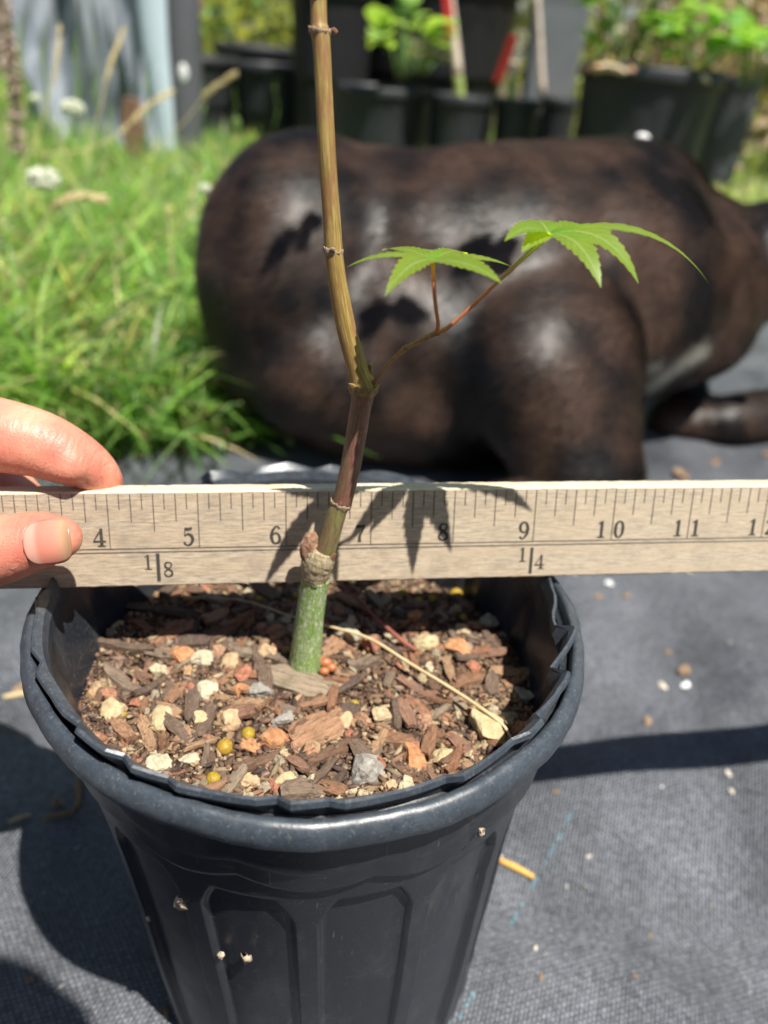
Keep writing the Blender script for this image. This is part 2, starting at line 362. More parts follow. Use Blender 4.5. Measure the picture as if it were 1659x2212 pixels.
def mat_colattr(name, rough=.5, tr=.35, gain=1.6, spec=.4):
    m = M(name, (.1, .2, .05), rough, spec); c = m.attr(); m.color(c)
    m.translucent(m.mix(1.0, c, (gain, gain*1.05, gain*.55), 'MULTIPLY'), tr); return m.m
GRASS = mat_colattr('grass_blade', .42, .42, 2.5, .5)
def mat_skin():
    m = M('skin', (.62, .33, .25), .42, .4); v = m.coord('Object')
    n1 = m.noise(v, 70, 4); n2 = m.noise(v, 330, 5, .7)
    c = m.ramp(n1, [(.32, (.60, .15, .105)), (.5, (.66, .235, .16)), (.68, (.70, .34, .22))])
    m.color(m.mix(m.math('MULTIPLY', n2, .22), c, (.74, .42, .30)))
    vo = m.N.new('ShaderNodeTexVoronoi'); vo.feature = 'DISTANCE_TO_EDGE'; vo.inputs['Scale'].default_value = 900; m.L.new(v, vo.inputs['Vector'])
    m.bump(m.ramp(vo.outputs['Distance'], [(0, (0, 0, 0)), (.15, (1, 1, 1))]), .00008, .35)
    cr = m.noise(m.coord('Object', (3.2, .7, .7), (0, R_(20), R_(-14))), 230, 3, .6, .6); m.bump(m.ramp(cr, [(.38, (0, 0, 0)), (.5, (1, 1, 1))]), .0003, .28); m.bump(m.noise(m.coord('Object', (1, 1, 2.2), (0, R_(-35), 0)), 420, 3, .6, .8), .0003, .3)
    wv = m.N.new('ShaderNodeTexWave'); wv.bands_direction = 'X'; wv.inputs['Scale'].default_value = 95; wv.inputs['Distortion'].default_value = 7; wv.inputs['Detail'].default_value = 3; wv.inputs['Detail Scale'].default_value = 1.4; m.L.new(m.coord('Object', (1, .5, .5), (0, R_(-25), 0)), wv.inputs['Vector'])
    mk = m.ramp(m.noise(v, 60, 2), [(.42, (0, 0, 0)), (.6, (1, 1, 1))]); m.bump(m.math('MULTIPLY', m.ramp(wv.outputs['Fac'], [(.0, (0, 0, 0)), (.22, (1, 1, 1))]), m.math('ADD', m.math('MULTIPLY', mk, .7), .3)), .00025, .45)
    m.b.inputs['Subsurface Weight'].default_value = .25; m.b.inputs['Subsurface Radius'].default_value = (1, .35, .2); m.b.inputs['Subsurface Scale'].default_value = .003
    return m.m
SKIN = mat_skin()
NAIL = M('fingernail', (.74, .46, .38), .25, .5); _t = NAIL.N.new('ShaderNodeTexCoord'); _s = NAIL.N.new('ShaderNodeSeparateXYZ'); NAIL.L.new(_t.outputs['UV'], _s.inputs[0])
NAIL.color(NAIL.ramp(_s.outputs[0], [(.0, (.56, .21, .15)), (.08, (.60, .30, .23)), (.20, (.60, .31, .24)), (.32, (.58, .20, .145)), (.66, (.60, .24, .17)), (.80, (.50, .28, .17)), (1, (.28, .17, .09))]))
NAIL.b.inputs['Subsurface Weight'].default_value = .2; NAIL.b.inputs['Subsurface Scale'].default_value = .002; NAIL = NAIL.m
def mat_fur():
    m = M('dark_brown_fur', (.04, .025, .018), .38, .5); v = m.coord('Object', (1.6, 1.6, 1)); n1 = m.noise(v, 14, 5, .65, .3); n2 = m.noise(m.coord('Object', (1, 1, 3), (0, .5, 0)), 260, 4, .8)
    c = m.ramp(n1, [(.36, (.003, .0022, .002)), (.52, (.013, .0068, .0042)), (.70, (.055, .027, .015))])
    n5 = m.ramp(m.noise(m.coord('Object', (.5, 1.2, 1), (0, .4, .3)), 95, 5, .75), [(.38, (.35, .35, .35)), (.64, (1.7, 1.7, 1.7))]); c = m.mix(1.0, c, n5, 'MULTIPLY'); c = m.mix(m.math('MULTIPLY', n2, .12), c, (.10, .062, .045)); a = m.N.new('ShaderNodeAttribute'); a.attribute_name = 'Col'
    c = m.mix(a.outputs['Fac'], c, (.46, .44, .36)); m.color(c)
    hair = m.noise(m.coord('Object', (.22, 1, 1), (0, .35, .2)), 520, 3, .8); patch = m.noise(m.coord('Object'), 26, 4, .6)
    m.rough(m.math('ADD', m.math('MULTIPLY', patch, .2), .45)); m.bump(hair, .0008, .6); m.bump(m.noise(m.coord('Object'), 18, 4), .008, .45)
    m.b.inputs['Specular IOR Level'].default_value = .22; m.b.inputs['Specular Tint'].default_value = (1, .90, .86, 1); m.b.inputs['Sheen Weight'].default_value = .0; m.b.inputs['Sheen Roughness'].default_value = .35; m.b.inputs['Sheen Tint'].default_value = (.8, .62, .5, 1); return m.m
FUR = mat_fur()
def plain(name, base, rough=.6, spec=.4, scale=40, var=.25, bump=0.):
    m = M(name, base, rough, spec); v = m.coord('Object'); n = m.noise(v, scale, 5, .65)
    m.color(m.mix(n, tuple(c*(1-var) for c in base), tuple(min(1, c*(1+var)) for c in base)))
    if bump: m.bump(n, bump, .6)
    return m.m

# ------------------------------------------------------------------ ground
def gh(x, y):
    """height of the weed cloth: soft folds, flat under the pot"""
    r = math.hypot(x, y); k = min(1, max(0, (r-.085)/.10)); kf = min(1., max(0., (y-.1)/.4))
    a = noise.noise(Vector((x*8, y*6, 0)))*.0085 + noise.noise(Vector((x*19+3, y*11, 2)))*.0016
    fold = .004*math.exp(-((y-.10-.55*(x-.15))/.018)**2)*(1 if x > .1 else 0) + .003*math.exp(-((y+.02+.5*(x-.17))/.012)**2)*(1 if x > .12 else 0)
    st_ = lambda t: max(0., min(1., t))**2*(3-2*max(0., min(1., t)))
    hump = .013*st_((x-.10)/.07)*st_((y-.03)/.07)+.007*st_((x-.20)/.06)*st_((y-.06)/.05)*(1-st_((x-.32)/.1))
    return (a*(1+kf) + fold)*k + hump*(1-.6*st_((y-.3)/.25))
def grid(x0, x1, y0, y1, nx, ny, zf, power=1.0):
    xs = np.linspace(x0, x1, nx); t = np.linspace(0, 1, ny)**power; ys = y0+(y1-y0)*t
    V = np.array([(x, y, zf(x, y)) for y in ys for x in xs]); i = np.arange((nx-1)*(ny-1)); r, c = i//(nx-1), i % (nx-1); b = r*nx+c
    return V, np.stack([b, b+1, b+nx+1, b+nx], 1)
V, Fc = grid(-60, 60, -20, 90, 60, 60, lambda x, y: -.012 - .0*x)
go = link('ground', mesh('ground', V, Fc, plain('dark_earth', (.10, .085, .05), .95, .1, 9, .5, .01))); tag(go, kind='structure')
V, Fc = grid(-.75, 1.6, -.75, 1.15, 330, 270, gh)
edge = V[:, 1] > 1.15+.02
cl = link('weed_cloth', mesh('weed_cloth', V, Fc, CLOTH)); tag(cl, kind='structure')
BLUE = plain('blue_marker_thread', (.12, .34, .40), .5, .4, 400, .4)
# blue marker thread: dashes woven into the cloth, broken where they dive under
a0 = np.array([.0535, -.052]); a1 = np.array([.136, .087]); k = 0
for i in range(62):
    if 16 <= i <= 27 or i % 4 == 3 or i in (9, 33, 34, 40, 41, 50) or i > 54: continue
    p = a0+(a1-a0)*(i/61.); q = a0+(a1-a0)*((i+.62)/61.); d = (a1-a0)/np.linalg.norm(a1-a0); s = np.array([-d[1], d[0]])*.00036
    z = gh(*p)+.0005; z2 = gh(*q)+.0005
    Vt = [(*(p+s), z-.0012), (*(p-s), z-.0012), (*(q-s), z2-.0012), (*(q+s), z2-.0012), (*(p+s*.7), z+.00005), (*(p-s*.7), z+.00005), (*(q-s*.7), z2+.00005), (*(q+s*.7), z2+.00005)]
    o = link('blue_thread', mesh('blue_thread', Vt, [(0, 1, 2, 3), (4, 7, 6, 5), (0, 4, 5, 1), (1, 5, 6, 2), (2, 6, 7, 3), (3, 7, 4, 0)], BLUE, False), cl)

# ------------------------------------------------------------------ the black nursery pot
RZ = .18
sway = lambda z: (RZ-z)*.045
NP = 14
def body_disp(r, z, a, i):
    ph = (a/(2*math.pi)*NP+.30) % 1.0; u = abs(ph-.5)*2          # 0 centre of a panel .. 1 on the rib between two
    rr = r
    zt = .1425 - .0035*0
    if z < .150:
        wdt = .80; top = .141
        if z < top-.004: inside = 1/(1+math.exp((u-wdt)*42))
        else: inside = 0
        arch = top-.017*(u/wdt)**2.6 if u < wdt else 0          # arched head of the recess
        vz = 1/(1+math.exp((z-arch)*2600)) if u < wdt*1.05 else 0
        lowf = 1/(1+math.exp((.010-z)*900))
        rr -= .0023*inside*vz*lowf if u < wdt*1.05 else 0
        rr -= .0019*(1/(1+math.exp((u-wdt)*38)))*(vz)*0
    rr += .00025*math.sin(a*3+z*60)
    return rr, z
prof = [(.0005, .004), (.030, .004), (.055, .004), (.0605, .0005), (.0628, .0008), (.0640, .004)]
for z in np.linspace(.008, .1475, 110): prof.append((.0640+(.0748-.0640)*((z-.004)/.146)+.0013*max(0, (z-.11)/.04)**2, z))
prof2 = prof+[(.0763, .1488), (.0764, .152), (.0768, .160), (.0772, .166)]
def scal(a): ph = (a/(2*math.pi)*NP+.80) % 1.0; return .0042*math.sin(math.pi*ph)
def body_d2(r, z, a, i):
    return body_disp(r, z, a, i)
V, Fc, UVs = lathe(prof2, 840, disp=body_d2)
V = [(x+sway(z), y, z) for x, y, z in V]
pot = empty('nursery_pot', (0, 0, 0), 'black ribbed plastic nursery pot with a torn rim, holding the sapling', 'plant pot')
link('pot_wall', mesh('pot_wall', V, Fc, POT, True, UVs), pot)
# collar: two scalloped steps under the rim
prof = [(.0745, .1455), (.0766, .1462), (.0772, .1480), (.0773, .1525), (.0779, .1540), (.0782, .1560), (.0783, .1640), (.0786, .1655), (.0790, .1665), (.0792, .172), (.077, .173)]
def collar(r, z, a, i):
    s = scal(a); k = 1.0 if i < 3 else (.75 if i < 5 else (.5 if i < 6 else 0.)); return r+.0002*math.sin(a*9), z-s*k+.0022
V, Fc, UVs = lathe(prof, 560, disp=collar); V = [(x+sway(z), y, z) for x, y, z in V]
link('collar', mesh('collar', V, Fc, POT, True, UVs), pot)
# rounded rim band
def kink(seed, lo, hi, amp):
    rg = random.Random(seed); out = [0.]
    while out[-1] < 360: out.append(out[-1]+rg.uniform(lo, hi))
    out[-1] = 360.; vals = [rg.uniform(-1, 1)*amp for _ in out]; vals[-1] = vals[0]
    return lambda d: float(np.interp(d % 360, out, vals))
kr1 = kink(31, 3, 17, 1); kr2 = kink(32, 3, 17, 1)
def wob(a, s=1.0): return noise.noise(Vector((math.cos(a)*2.2, math.sin(a)*2.2, 5.1*s)))
prof = [(.0780, .1708), (.0805, .1704), (.0826, .1703), (.0837, .1707), (.0843, .1716), (.0846, .1732), (.0845, .1748), (.0840, .1762), (.0831, .1775), (.0820, .1782), (.0808, .1783), (.0801, .1772), (.0798, .175), (.078, .172)]
def rimd(r, z, a, i):
    k = noise.noise(Vector((math.cos(a)*6, math.sin(a)*6, 1.3))); k2 = noise.noise(Vector((math.cos(a)*22, math.sin(a)*22, 4.3)))
    dg_ = math.degrees(a); return r+.0007*wob(a)+.00025*k2+.00045*kr1(dg_)*(r > .0805), z+.0009*wob(a, 2)+.0004*k+.00035*kr2(dg_)
V, Fc, UVs = lathe(prof, 420, disp=rimd); V = [(x+sway(z), y, z) for x, y, z in V]
link('rim', mesh('rim', V, Fc, RIM, True, UVs), pot)
# inner wall
prof = [(.0779, .1745), (.0776, .172), (.0770, .168), (.0762, .160), (.0748, .150), (.0732, .140), (.0700, .115), (.0665, .07), (.061, .006), (.0005, .0055)]
def innd(r, z, a, i):
    ph = (a/(2*math.pi)*NP+.30) % 1.0; u = abs(ph-.5)*2
    return r-(.0013/(1+math.exp((u-.8)*30)) if .02 < z < .166 else 0)-.0004, z
V, Fc, UVs = lathe(prof, 300, disp=innd); V = [(x+sway(z), y, z) for x, y, z in V]
Fc = [f[::-1] for f in Fc]
link('inner_wall', mesh('inner_wall', V, Fc, POT, True, UVs), pot)
# crumpled torn lip: a thin film standing inside the rim, kinked along its length
k1 = kink(3, 5, 26, 1); k2 = kink(8, 4, 18, 1); k3 = kink(21, 2, 9, 1); k4 = kink(5, 6, 22, 1)
def saw(d, a, b, amp):        # grows from a down to b (degrees, a>b) then snaps back
    return amp*((a-d)/(a-b)) if b <= d <= a else 0.
CRX = [-180, -172, -168, -164, -152, -149, -145, -132, -128, -126, -119, -116.5, -113, -107.5, -105, -101, -92, -89, -86.5, -80.5, -78, -70, -60, -57.5, -53, -44, -41, -30, 60, 66, 70, 80, 84, 92, 97, 104, 112, 116, 126, 131, 140, 160, 166, 172, 176, 180]
CRV = [0, -1.3, 1.0, 0, .2, -1.3, .7, .2, -1.0, .8, .2, -1.4, 1.0, -1.2, .7, 0, .3, -1.5, 1.2, -.7, 1.1, .1, -1.3, .9, 0, -1.2, .8, 0, 0, -1.3, 1.0, 0, -1.2, .5, -1.3, .8, 0, -1.2, .9, -1.0, .6, 0, 1.0, -1.3, .8, 0]
n = 720; V = []; UVs = []
for j in range(n):
    d = 360.*j/n; a = math.radians(d); dd = d if d < 180 else d-360
    inw = saw(dd, 26, -5, .0060)+saw(dd, -5.6, -20, .0050)+saw(dd, -21.5, -36, .0018)+saw(dd, 60, 30, .003)
    cr_ = float(np.interp(dd, CRX, CRV)); drop = saw(dd, 26, -5, .0012)+saw(dd, -6.5, -20, .0012)
    rb = .0778; zt = .1824+.0008*k1(d)+.0005*k3(d)-drop+.0007*cr_; ro = .0803+.0007*k2(d)+.0004*k3(d)-inw+.0011*cr_
    ri = .0784+.0006*k2(d)-inw*.55
    sec = [(rb-.0006, .170), (ri-.0014, .1775+.0006*k4(d)), (ri-.0003+.0003*k3(d), .1806+.0005*k4(d)), (ro-.0006, zt), (ro+.0002, zt-.0002), (ro+.0006, zt-.0013+.0005*k4(d)), (ro+.0001, zt-.0022), (ro-.0007, zt-.0040), (ri-.0004, .175)]
    for (r, z) in sec: V.append((r*math.cos(a)+sway(z), r*math.sin(a), z)); UVs.append((j/n, z))
kk = len(sec); Fc = [(j*kk+i, ((j+1) % n)*kk+i, ((j+1) % n)*kk+(i+1) % kk, j*kk+(i+1) % kk) for j in range(n) for i in range(kk)]
lip = link('torn_lip', mesh('torn_lip', V, Fc, RIM, True, UVs), pot)
tag(lip, 'thin crumpled plastic lip, torn on the right side')
for f in lip.data.polygons: f.use_smooth = False
# specks of dirt stuck to the outside
dirt = MB(); rg = random.Random(4)
SPECKM = plain('dried_mud_speck', (.50, .40, .30), .9, .1, 900, .3)
for (px, py, s) in [(393, 1946, .0028), (476, 2064, .0013), (531, 2069, .0019), (1040, 1798, .0013), (1218, 2080, .001), (712, 1810, .0012), (320, 1985, .001)]:
    d = ray(px, py); t = None
    for z in np.linspace(.02, .17, 200):
        pass
    tt = .1
    while tt < .5:
        p = CAM+d*tt; zz = p[2]; rr = math.hypot(p[0]-sway(zz), p[1]); Rz = .0640+(.0748-.0640)*((zz-.004)/.146) if zz < .149 else .0795
        if rr < Rz+.0002 and zz < .18: break
        tt += .0004
    m2, f2 = ellipsoid(p, (s*.8, s*.5, s*.9), None, 7, 5); m2 = [tuple(np.array(v)+np.array([rg.uniform(-1, 1) for _ in range(3)])*s*.35) for v in m2]
    o = link('mud_speck', mesh('mud_speck', m2, f2, SPECKM), pot)

# ------------------------------------------------------------------ potting mix
mix = empty('potting_mix', (0, 0, .147), 'bark chip and pumice potting mix filling the black pot around the sapling', 'potting soil')
SX = sway(.147)
def sh(x, y): return .1472+.0016*noise.noise(Vector((x*38, y*38, 1)))+.0011*noise.noise(Vector((x*110, y*110, 3)))-.0035*max(0, (math.hypot(x-SX, y)-.062)/.014)*(1 if x > .03 else .35)
V = []; nr, na = 40, 150
for i in range(nr+1):
    for j in range(na):
        r = .0745*(i/nr)**.8; a = 2*math.pi*j/na; x, y = SX+r*math.cos(a), r*math.sin(a); V.append((x, y, sh(x, y)))
Fc = [(i*na+j, i*na+(j+1) % na, (i+1)*na+(j+1) % na, (i+1)*na+j) for i in range(nr) for j in range(na)]
Fc = [f[::-1] for f in Fc][::1]
Fc = [(f[3], f[2], f[1], f[0]) for f in Fc]
link('soil_bed', mesh('soil_bed', V, Fc, SOIL), mix)
def chip_mesh(s):
    rg = random.Random(s); L = 1.; nx, ny = 7, 4; V = []; wdt = rg.uniform(.22, .42); th = rg.uniform(.10, .2); bend = rg.uniform(-.12, .12)
    ends = [[rg.uniform(-.10, .08) for _ in range(ny)] for _ in range(2)]
    for side in (1, -1):
        for i in range(nx):
            t = i/(nx-1); w_ = wdt*(.62+.38*math.sin(math.pi*min(1, t*1.05+.05))**.6)*(1+rg.uniform(-.13, .13))
            for j in range(ny):
                u = j/(ny-1)*2-1; x = (t-.5)*L+(ends[0][j] if i == 0 else ends[1][j] if i == nx-1 else 0)
                ridge = (rg.uniform(-.25, .25)+.25*(1-u*u))*th*side if side > 0 else -.15*th
                V.append((x, u*w_*.5, side*th*.38+ridge*.6+bend*(4*(t-.5)**2)))
    N = nx*ny; Fc = []
    for i in range(nx-1):
        for j in range(ny-1):
            b = i*ny+j; Fc.append((b, b+ny, b+ny+1, b+1)); Fc.append((N+b, N+b+1, N+b+ny+1, N+b+ny))
    bo = [j for j in range(ny)]+[i*ny+ny-1 for i in range(1, nx)]+[(nx-1)*ny+j for j in range(ny-2, -1, -1)]+[i*ny for i in range(nx-2, 0, -1)]
    for a, b in zip(bo, bo[1:]+bo[:1]): Fc.append((a, b, N+b, N+a))
    return mesh('bark_chip', V, Fc, BARK, False)
def stone_mesh(s, name='pebble', mat=None, rnd=.34):
    import bmesh
    rg = random.Random(s); bm = bmesh.new(); bmesh.ops.create_icosphere(bm, subdivisions=3, radius=.5)
    planes = [(Vector((rg.gauss(0, 1), rg.gauss(0, 1), rg.gauss(0, 1))).normalized(), rg.uniform(.22, .42)) for _ in range(9)]
    sx = Vector((rg.uniform(.85, 1.25), rg.uniform(.7, 1.05), rg.uniform(.55, .85)))
    for v in bm.verts:
        for nn_, d in planes:
            e = v.co.dot(nn_)
            if e > d: v.co -= nn_*(e-d)*.92
        v.co *= 1+.20*noise.noise(v.co*4.5+Vector((s, 0, 0)))
        v.co += v.co.normalized()*.05*noise.noise(v.co*13+Vector((s, 3, 0)))
        v.co = Vector((v.co.x*sx.x, v.co.y*sx.y, v.co.z*sx.z))
    me = bpy.data.meshes.new(name); bm.to_mesh(me); bm.free(); me.materials.append(mat or STONE)
    return me
CHIPS = [chip_mesh(i) for i in range(14)]; STONES = [stone_mesh(i) for i in range(14)]
pm, pf = ellipsoid((0, 0, 0), (.5, .5, .47), None, 16, 10); PELM = mesh('fertilizer_pellet', pm, pf, PELLET)
placed = []
def drop(name, me, x, y, size, yaw, tilt=(0, 0), lift=0., label=None, squash=(1, 1, 1)):
    rr_ = math.hypot(x-SX, y); lim_ = .0743-size*.50
    if rr_ > lim_: x, y = SX+(x-SX)*lim_/rr_, y*lim_/rr_
    o = bpy.data.objects.new(name, me); COL.objects.link(o); o.parent = mix
    o.location = (x, y, sh(x, y)+lift-.147); o.rotation_euler = (tilt[0], tilt[1], yaw); o.scale = (size*squash[0], size*squash[1], size*squash[2])
    if label: o['label'] = label
    placed.append((x, y, size)); return o
def sat(px, py, z=.148): p = ong(px, py, z); return p[0], p[1]
PXM = lambda px, py: depth(ong(px, py, .148))/F
# stones and chips one can point to
def named_mat(nm, cols, sp=None): return mat_speck(nm, cols, 5.5, .0007, .9)
TERRA = named_mat('terracotta_stone', [(.28, .12, .055), (.43, .21, .10), (.50, .31, .18)]); CREAM = named_mat('cream_pumice', [(.30, .26, .17), (.46, .41, .29), (.55, .50, .38)])
GREYR = named_mat('grey_rock', [(.15, .14, .125), (.29, .27, .24), (.38, .36, .32)]); PEACH = named_mat('peach_stone', [(.34, .21, .11), (.50, .34, .20), (.57, .43, .29)])
YELL = named_mat('yellow_pumice', [(.34, .25, .13), (.49, .38, .22), (.56, .46, .30)])
named = [(790, 1672, 88, GREYR, 'large grey angular rock at the front edge of the pot'), (587, 1597, 74, TERRA, 'smooth terracotta stone right of the yellow pellets'), (393, 1421, 58, TERRA, 'orange terracotta stone upper left of the soil'),
    (444, 1430, 48, CREAM, 'rounded cream pumice lump beside the orange stone'), (497, 1432, 52, PEACH, 'pale peach stone left of the stem foot'), (750, 1372, 68, CREAM, 'big cream pumice lump just right of the stem'),
    (580, 1341, 44, CREAM, 'speckled off white pumice cube in the shade of the yardstick'), (435, 1495, 52, CREAM, 'tall cream pumice piece left of centre'), (490, 1560, 62, PEACH, 'large pale peach stone above the pellets'), (1048, 1582, 80, YELL, 'big yellowish pumice lump near the front right rim'),
    (895, 1637, 66, TERRA, 'orange brown stone near the front right'), (956, 1638, 46, YELL, 'small yellow white pumice piece near the front right'), (345, 1650, 54, CREAM, 'cream stone near the left front lip'), (405, 1640, 40, CREAM, 'small round pale stone near the left front'),
    (540, 1690, 54, PEACH, 'pale flat stone touching the front lip'), (615, 1690, 46, YELL, 'yellow stone near the front lip'), (740, 1562, 46, PEACH, 'pinkish stone left of the centre bark slab'), (920, 1390, 52, YELL, 'yellow pumice under the red stalk'),
    (990, 1410, 62, TERRA, 'brown red stone right of the pale straw'), (845, 1703, 40, PEACH, 'small orange stone beside the grey rock'), (1068, 1335, 48, CREAM, 'white grey stone at the back right of the soil'), (905, 1340, 50, TERRA, 'reddish brown stone behind the pale straw'),
    (350, 1560, 60, YELL, 'yellow tan flat stone by the left wall'), (425, 1560, 44, YELL, 'tan block left of the standing chip'), (240, 1540, 64, YELL, 'flat tan bark flake near the left wall'), (540, 1610, 44, TERRA, 'orange stone between the two pellets'), (520, 1500, 40, TERRA, 'orange stone under the stem foot'),
    (565, 1500, 46, GREYR, 'crumbly grey lump left of the stem foot'), (610, 1560, 52, GREYR, 'grey brown rough lump'), (1130, 1500, 56, GREYR, 'grey tan stone at the right wall'), (210, 1345, 34, PEACH, 'little tan stone in the back left shade')]
for i, (px, py, w_, mt, lab) in enumerate(named):
    x, y = sat(px, py); s = w_*PXM(px, py)*1.12; me = stone_mesh(100+i, 'pebble', mt)
    drop('pebble', me, x, y, s, random.uniform(0, 6), (random.uniform(-.3, .3), random.uniform(-.3, .3)), s*.16, lab)
for (px, py, w_, lab) in [(486, 1618, 38, 'mustard yellow pellet, larger of the two left of centre'), (536, 1586, 32, 'mustard yellow pellet behind the larger one'), (461, 1685, 34, 'mustard yellow pellet near the front lip'), (1062, 1648, 36, 'olive yellow pellet half under the front right lip'), (1155, 1440, 26, 'yellow pellet against the right wall'),
        (608, 1687, 24, None), (1010, 1262, 30, None), (935, 1300, 24, None), (905, 1305, 22, None), (262, 1545, 26, None), (765, 1520, 24, None), (700, 1445, 22, None), (1000, 1340, 20, None), (618, 1408, 22, None), (870, 1285, 22, None), (1175, 1452, 22, None), (640, 1290, 20, None), (560, 1300, 20, None)]:
    x, y = sat(px, py); s = w_*PXM(px, py); drop('fertilizer_pellet', PELM, x, y, s, random.uniform(0, 6), (0, 0), s*.30, lab, (1, .95, .95))
for (px, py, L_, ang, wq, lab) in [(690, 1578, 118, 35, 1.25, 'long reddish brown bark slab in the middle'), (650, 1478, 140, -12, .9, 'thick red brown bark slab at the stem foot'), (265, 1470, 100, -28, .8, 'dark curved bark strip at the left'), (320, 1595, 84, -52, .7, 'narrow dark bark stick leaning left of centre'),
        (443, 1565, 92, -82, .65, 'upright pale grey bark stick'), (415, 1530, 110, -70, .7, None), (375, 1370, 92, 38, 1.1, 'grey bark wedge at the back left'), (470, 1370, 70, 35, 1.2, None), (720, 1625, 110, 32, .7, None), (880, 1672, 74, -35, 1, None), (930, 1668, 72, -55, .7, None), (860, 1598, 84, -8, 1.1, None),
        (905, 1490, 90, -25, .7, None), (1010, 1470, 80, 20, .8, None), (820, 1600, 70, 60, .7, None), (560, 1650, 92, 28, .7, None), (335, 1320, 150, -4, .35, 'long pale split stick in the back left'), (250, 1400, 120, -8, .35, None), (560, 1440, 90, -60, .6, None), (600, 1530, 70, -30, .9, None), (985, 1570, 60, -60, .9, None)]:
    x, y = sat(px, py); s = L_*PXM(px, py)*1.12; drop('bark_chip', CHIPS[(px+py) % 14], x, y, s, math.radians(ang)*1.15, (random.uniform(-.2, .2), random.uniform(-.1, .1)), s*.07, lab, (1, wq*1.3, 1))
rg = random.Random(99)
def visible_spot():
    while True:
        r = .0735*math.sqrt(rg.random()); a = rg.uniform(0, 2*math.pi); x, y = SX+r*math.cos(a), r*math.sin(a)
        if y < .045: return x, y
def free(x, y, s, k):
    for (a, b, c) in placed:
        if (a-x)**2+(b-y)**2 < ((s+c)*k)**2: return False
    return math.hypot(x+.0022, y+.003) > .0045+s*.4
cnt = 0; tries = 0
while cnt < 275 and tries < 30000:
    tries += 1; x, y = visible_spot(); s = rg.uniform(.0050, .0125)*(1-.4*min(1, tries/20000)); r = math.hypot(x-SX, y)
    if r+s*.5 > .0738 or not free(x, y, s*.5, .27): continue
    drop('bark_chip', CHIPS[rg.randrange(14)], x, y, s, rg.uniform(0, 6.3), (rg.uniform(-.4, .4), rg.uniform(-.28, .28)), s*rg.uniform(.05, .26)+.0004, None, (1, rg.uniform(.6, 1.5), rg.uniform(.7, 1.3))); placed[-1] = (x, y, s*.55); cnt += 1
cnt = 0; tries = 0
while cnt < 240 and tries < 30000:
    tries += 1; x, y = visible_spot(); s = rg.choice((rg.uniform(.0025, .0045), rg.uniform(.0035, .0085))); r = math.hypot(x-SX, y)
    if r+s*.5 > .0745 or not free(x, y, s*.7, .30): continue
    drop('pebble', STONES[rg.randrange(14)], x, y, s, rg.uniform(0, 6.3), (rg.uniform(-1, 1), rg.uniform(-1, 1)), s*rg.uniform(.15, .35)); placed[-1] = (x, y, s*.8); cnt += 1
# uncountable crumbs, one object
Vs, Fs, Cs = [], [], []; nb = 0
ico = [(0, 0, .5), (.45, 0, .1), (.14, .43, .1), (-.36, .26, .1), (-.36, -.26, .1), (.14, -.43, .1), (0, 0, -.5)]; icf = [(0, 1, 2), (0, 2, 3), (0, 3, 4), (0, 4, 5), (0, 5, 1), (6, 2, 1), (6, 3, 2), (6, 4, 3), (6, 5, 4), (6, 1, 5)]
icv = np.array(ico); icf = np.array(icf); pal = [(.20, .12, .075), (.11, .068, .045), (.25, .155, .095), (.40, .30, .18), (.08, .05, .035), (.36, .25, .15), (.30, .17, .11), (.09, .06, .05), (.24, .17, .13), (.20, .12, .085), (.17, .11, .08), (.14, .09, .07), (.36, .28, .18), (.17, .10, .065), (.15, .10, .07)]
N = 30000
for i in range(N):
    s = rg.choice((.0005, .0007, .0009, .0012, .0016, .0024)); st = rg.choice((1, 1.4, 2.2, 4))
    r = (.0735-.5*s*st)*math.sqrt(rg.random()); a = rg.uniform(0, 2*math.pi); x, y = SX+r*math.cos(a), r*math.sin(a); A = rg.uniform(0, 6.3); ca, sa = math.cos(A), math.sin(A)
    P = icv*np.array([s*st, s, s*.7])*(1+.4*(RNG.random((7, 1))-.5)); tl = rg.uniform(-.7, .7)
    P = np.stack([P[:, 0]*math.cos(tl)-P[:, 2]*math.sin(tl), P[:, 1], P[:, 0]*math.sin(tl)+P[:, 2]*math.cos(tl)], 1)
    P = np.stack([P[:, 0]*ca-P[:, 1]*sa+x, P[:, 0]*sa+P[:, 1]*ca+y, P[:, 2]+sh(x, y)+rg.uniform(0, .0011)], 1)
    Vs.append(P); Fs.append(icf+nb); nb += 7; c = np.array(rg.choice(pal))*rg.uniform(.6, 1.15); Cs.append(np.tile(c, (7, 1)))
o = link('soil_crumbs', mesh('soil_crumbs', np.vstack(Vs), np.vstack(Fs), FINES, False, None, np.vstack(Cs)), mix); tag(o, kind='stuff')
# loose fibres and stalks lying on the mix
def strand(name, pts, rads, mat, z0=None, lab=None, cat=None, n=30, k=7, group=None, parent=None):
    V, Fc, U = tube(pts, rads, n, k); o = link(name, mesh(name, V, Fc, mat, True, U), parent)
    if parent is None: b = np.min(V, axis=0); rebase(o, tuple(np.array(pts[0])))
    return tag(o, lab, cat, group)
P = lambda lst, z: [ong(px, py, z+dz) for px, py, dz in lst]
strand('dry_straw', P([(395, 1290, .001), (520, 1296, .003), (620, 1328, .004), (720, 1355, .005), (800, 1380, .0055), (880, 1430, .005), (960, 1478, .005), (1040, 1530, .0045), (1088, 1568, .004), (1106, 1598, .002)], .149), [.0003, .00035, .0004, .0005, .00055, .0006, .0006, .0006, .0005, .0003], STRAW, None, 'long pale dry straw curving over the soil to the right lip', 'straw')
strand('dead_leaf_stalk', P([(738, 1262, .006), (790, 1312, .005), (830, 1350, .0045), (870, 1385, .003), (900, 1405, .001)], .149), [.0004, .0006, .0007, .0008, .0007], TWIGRED, None, 'red brown leaf stalk lying on the soil right of the stem', 'leaf stalk')
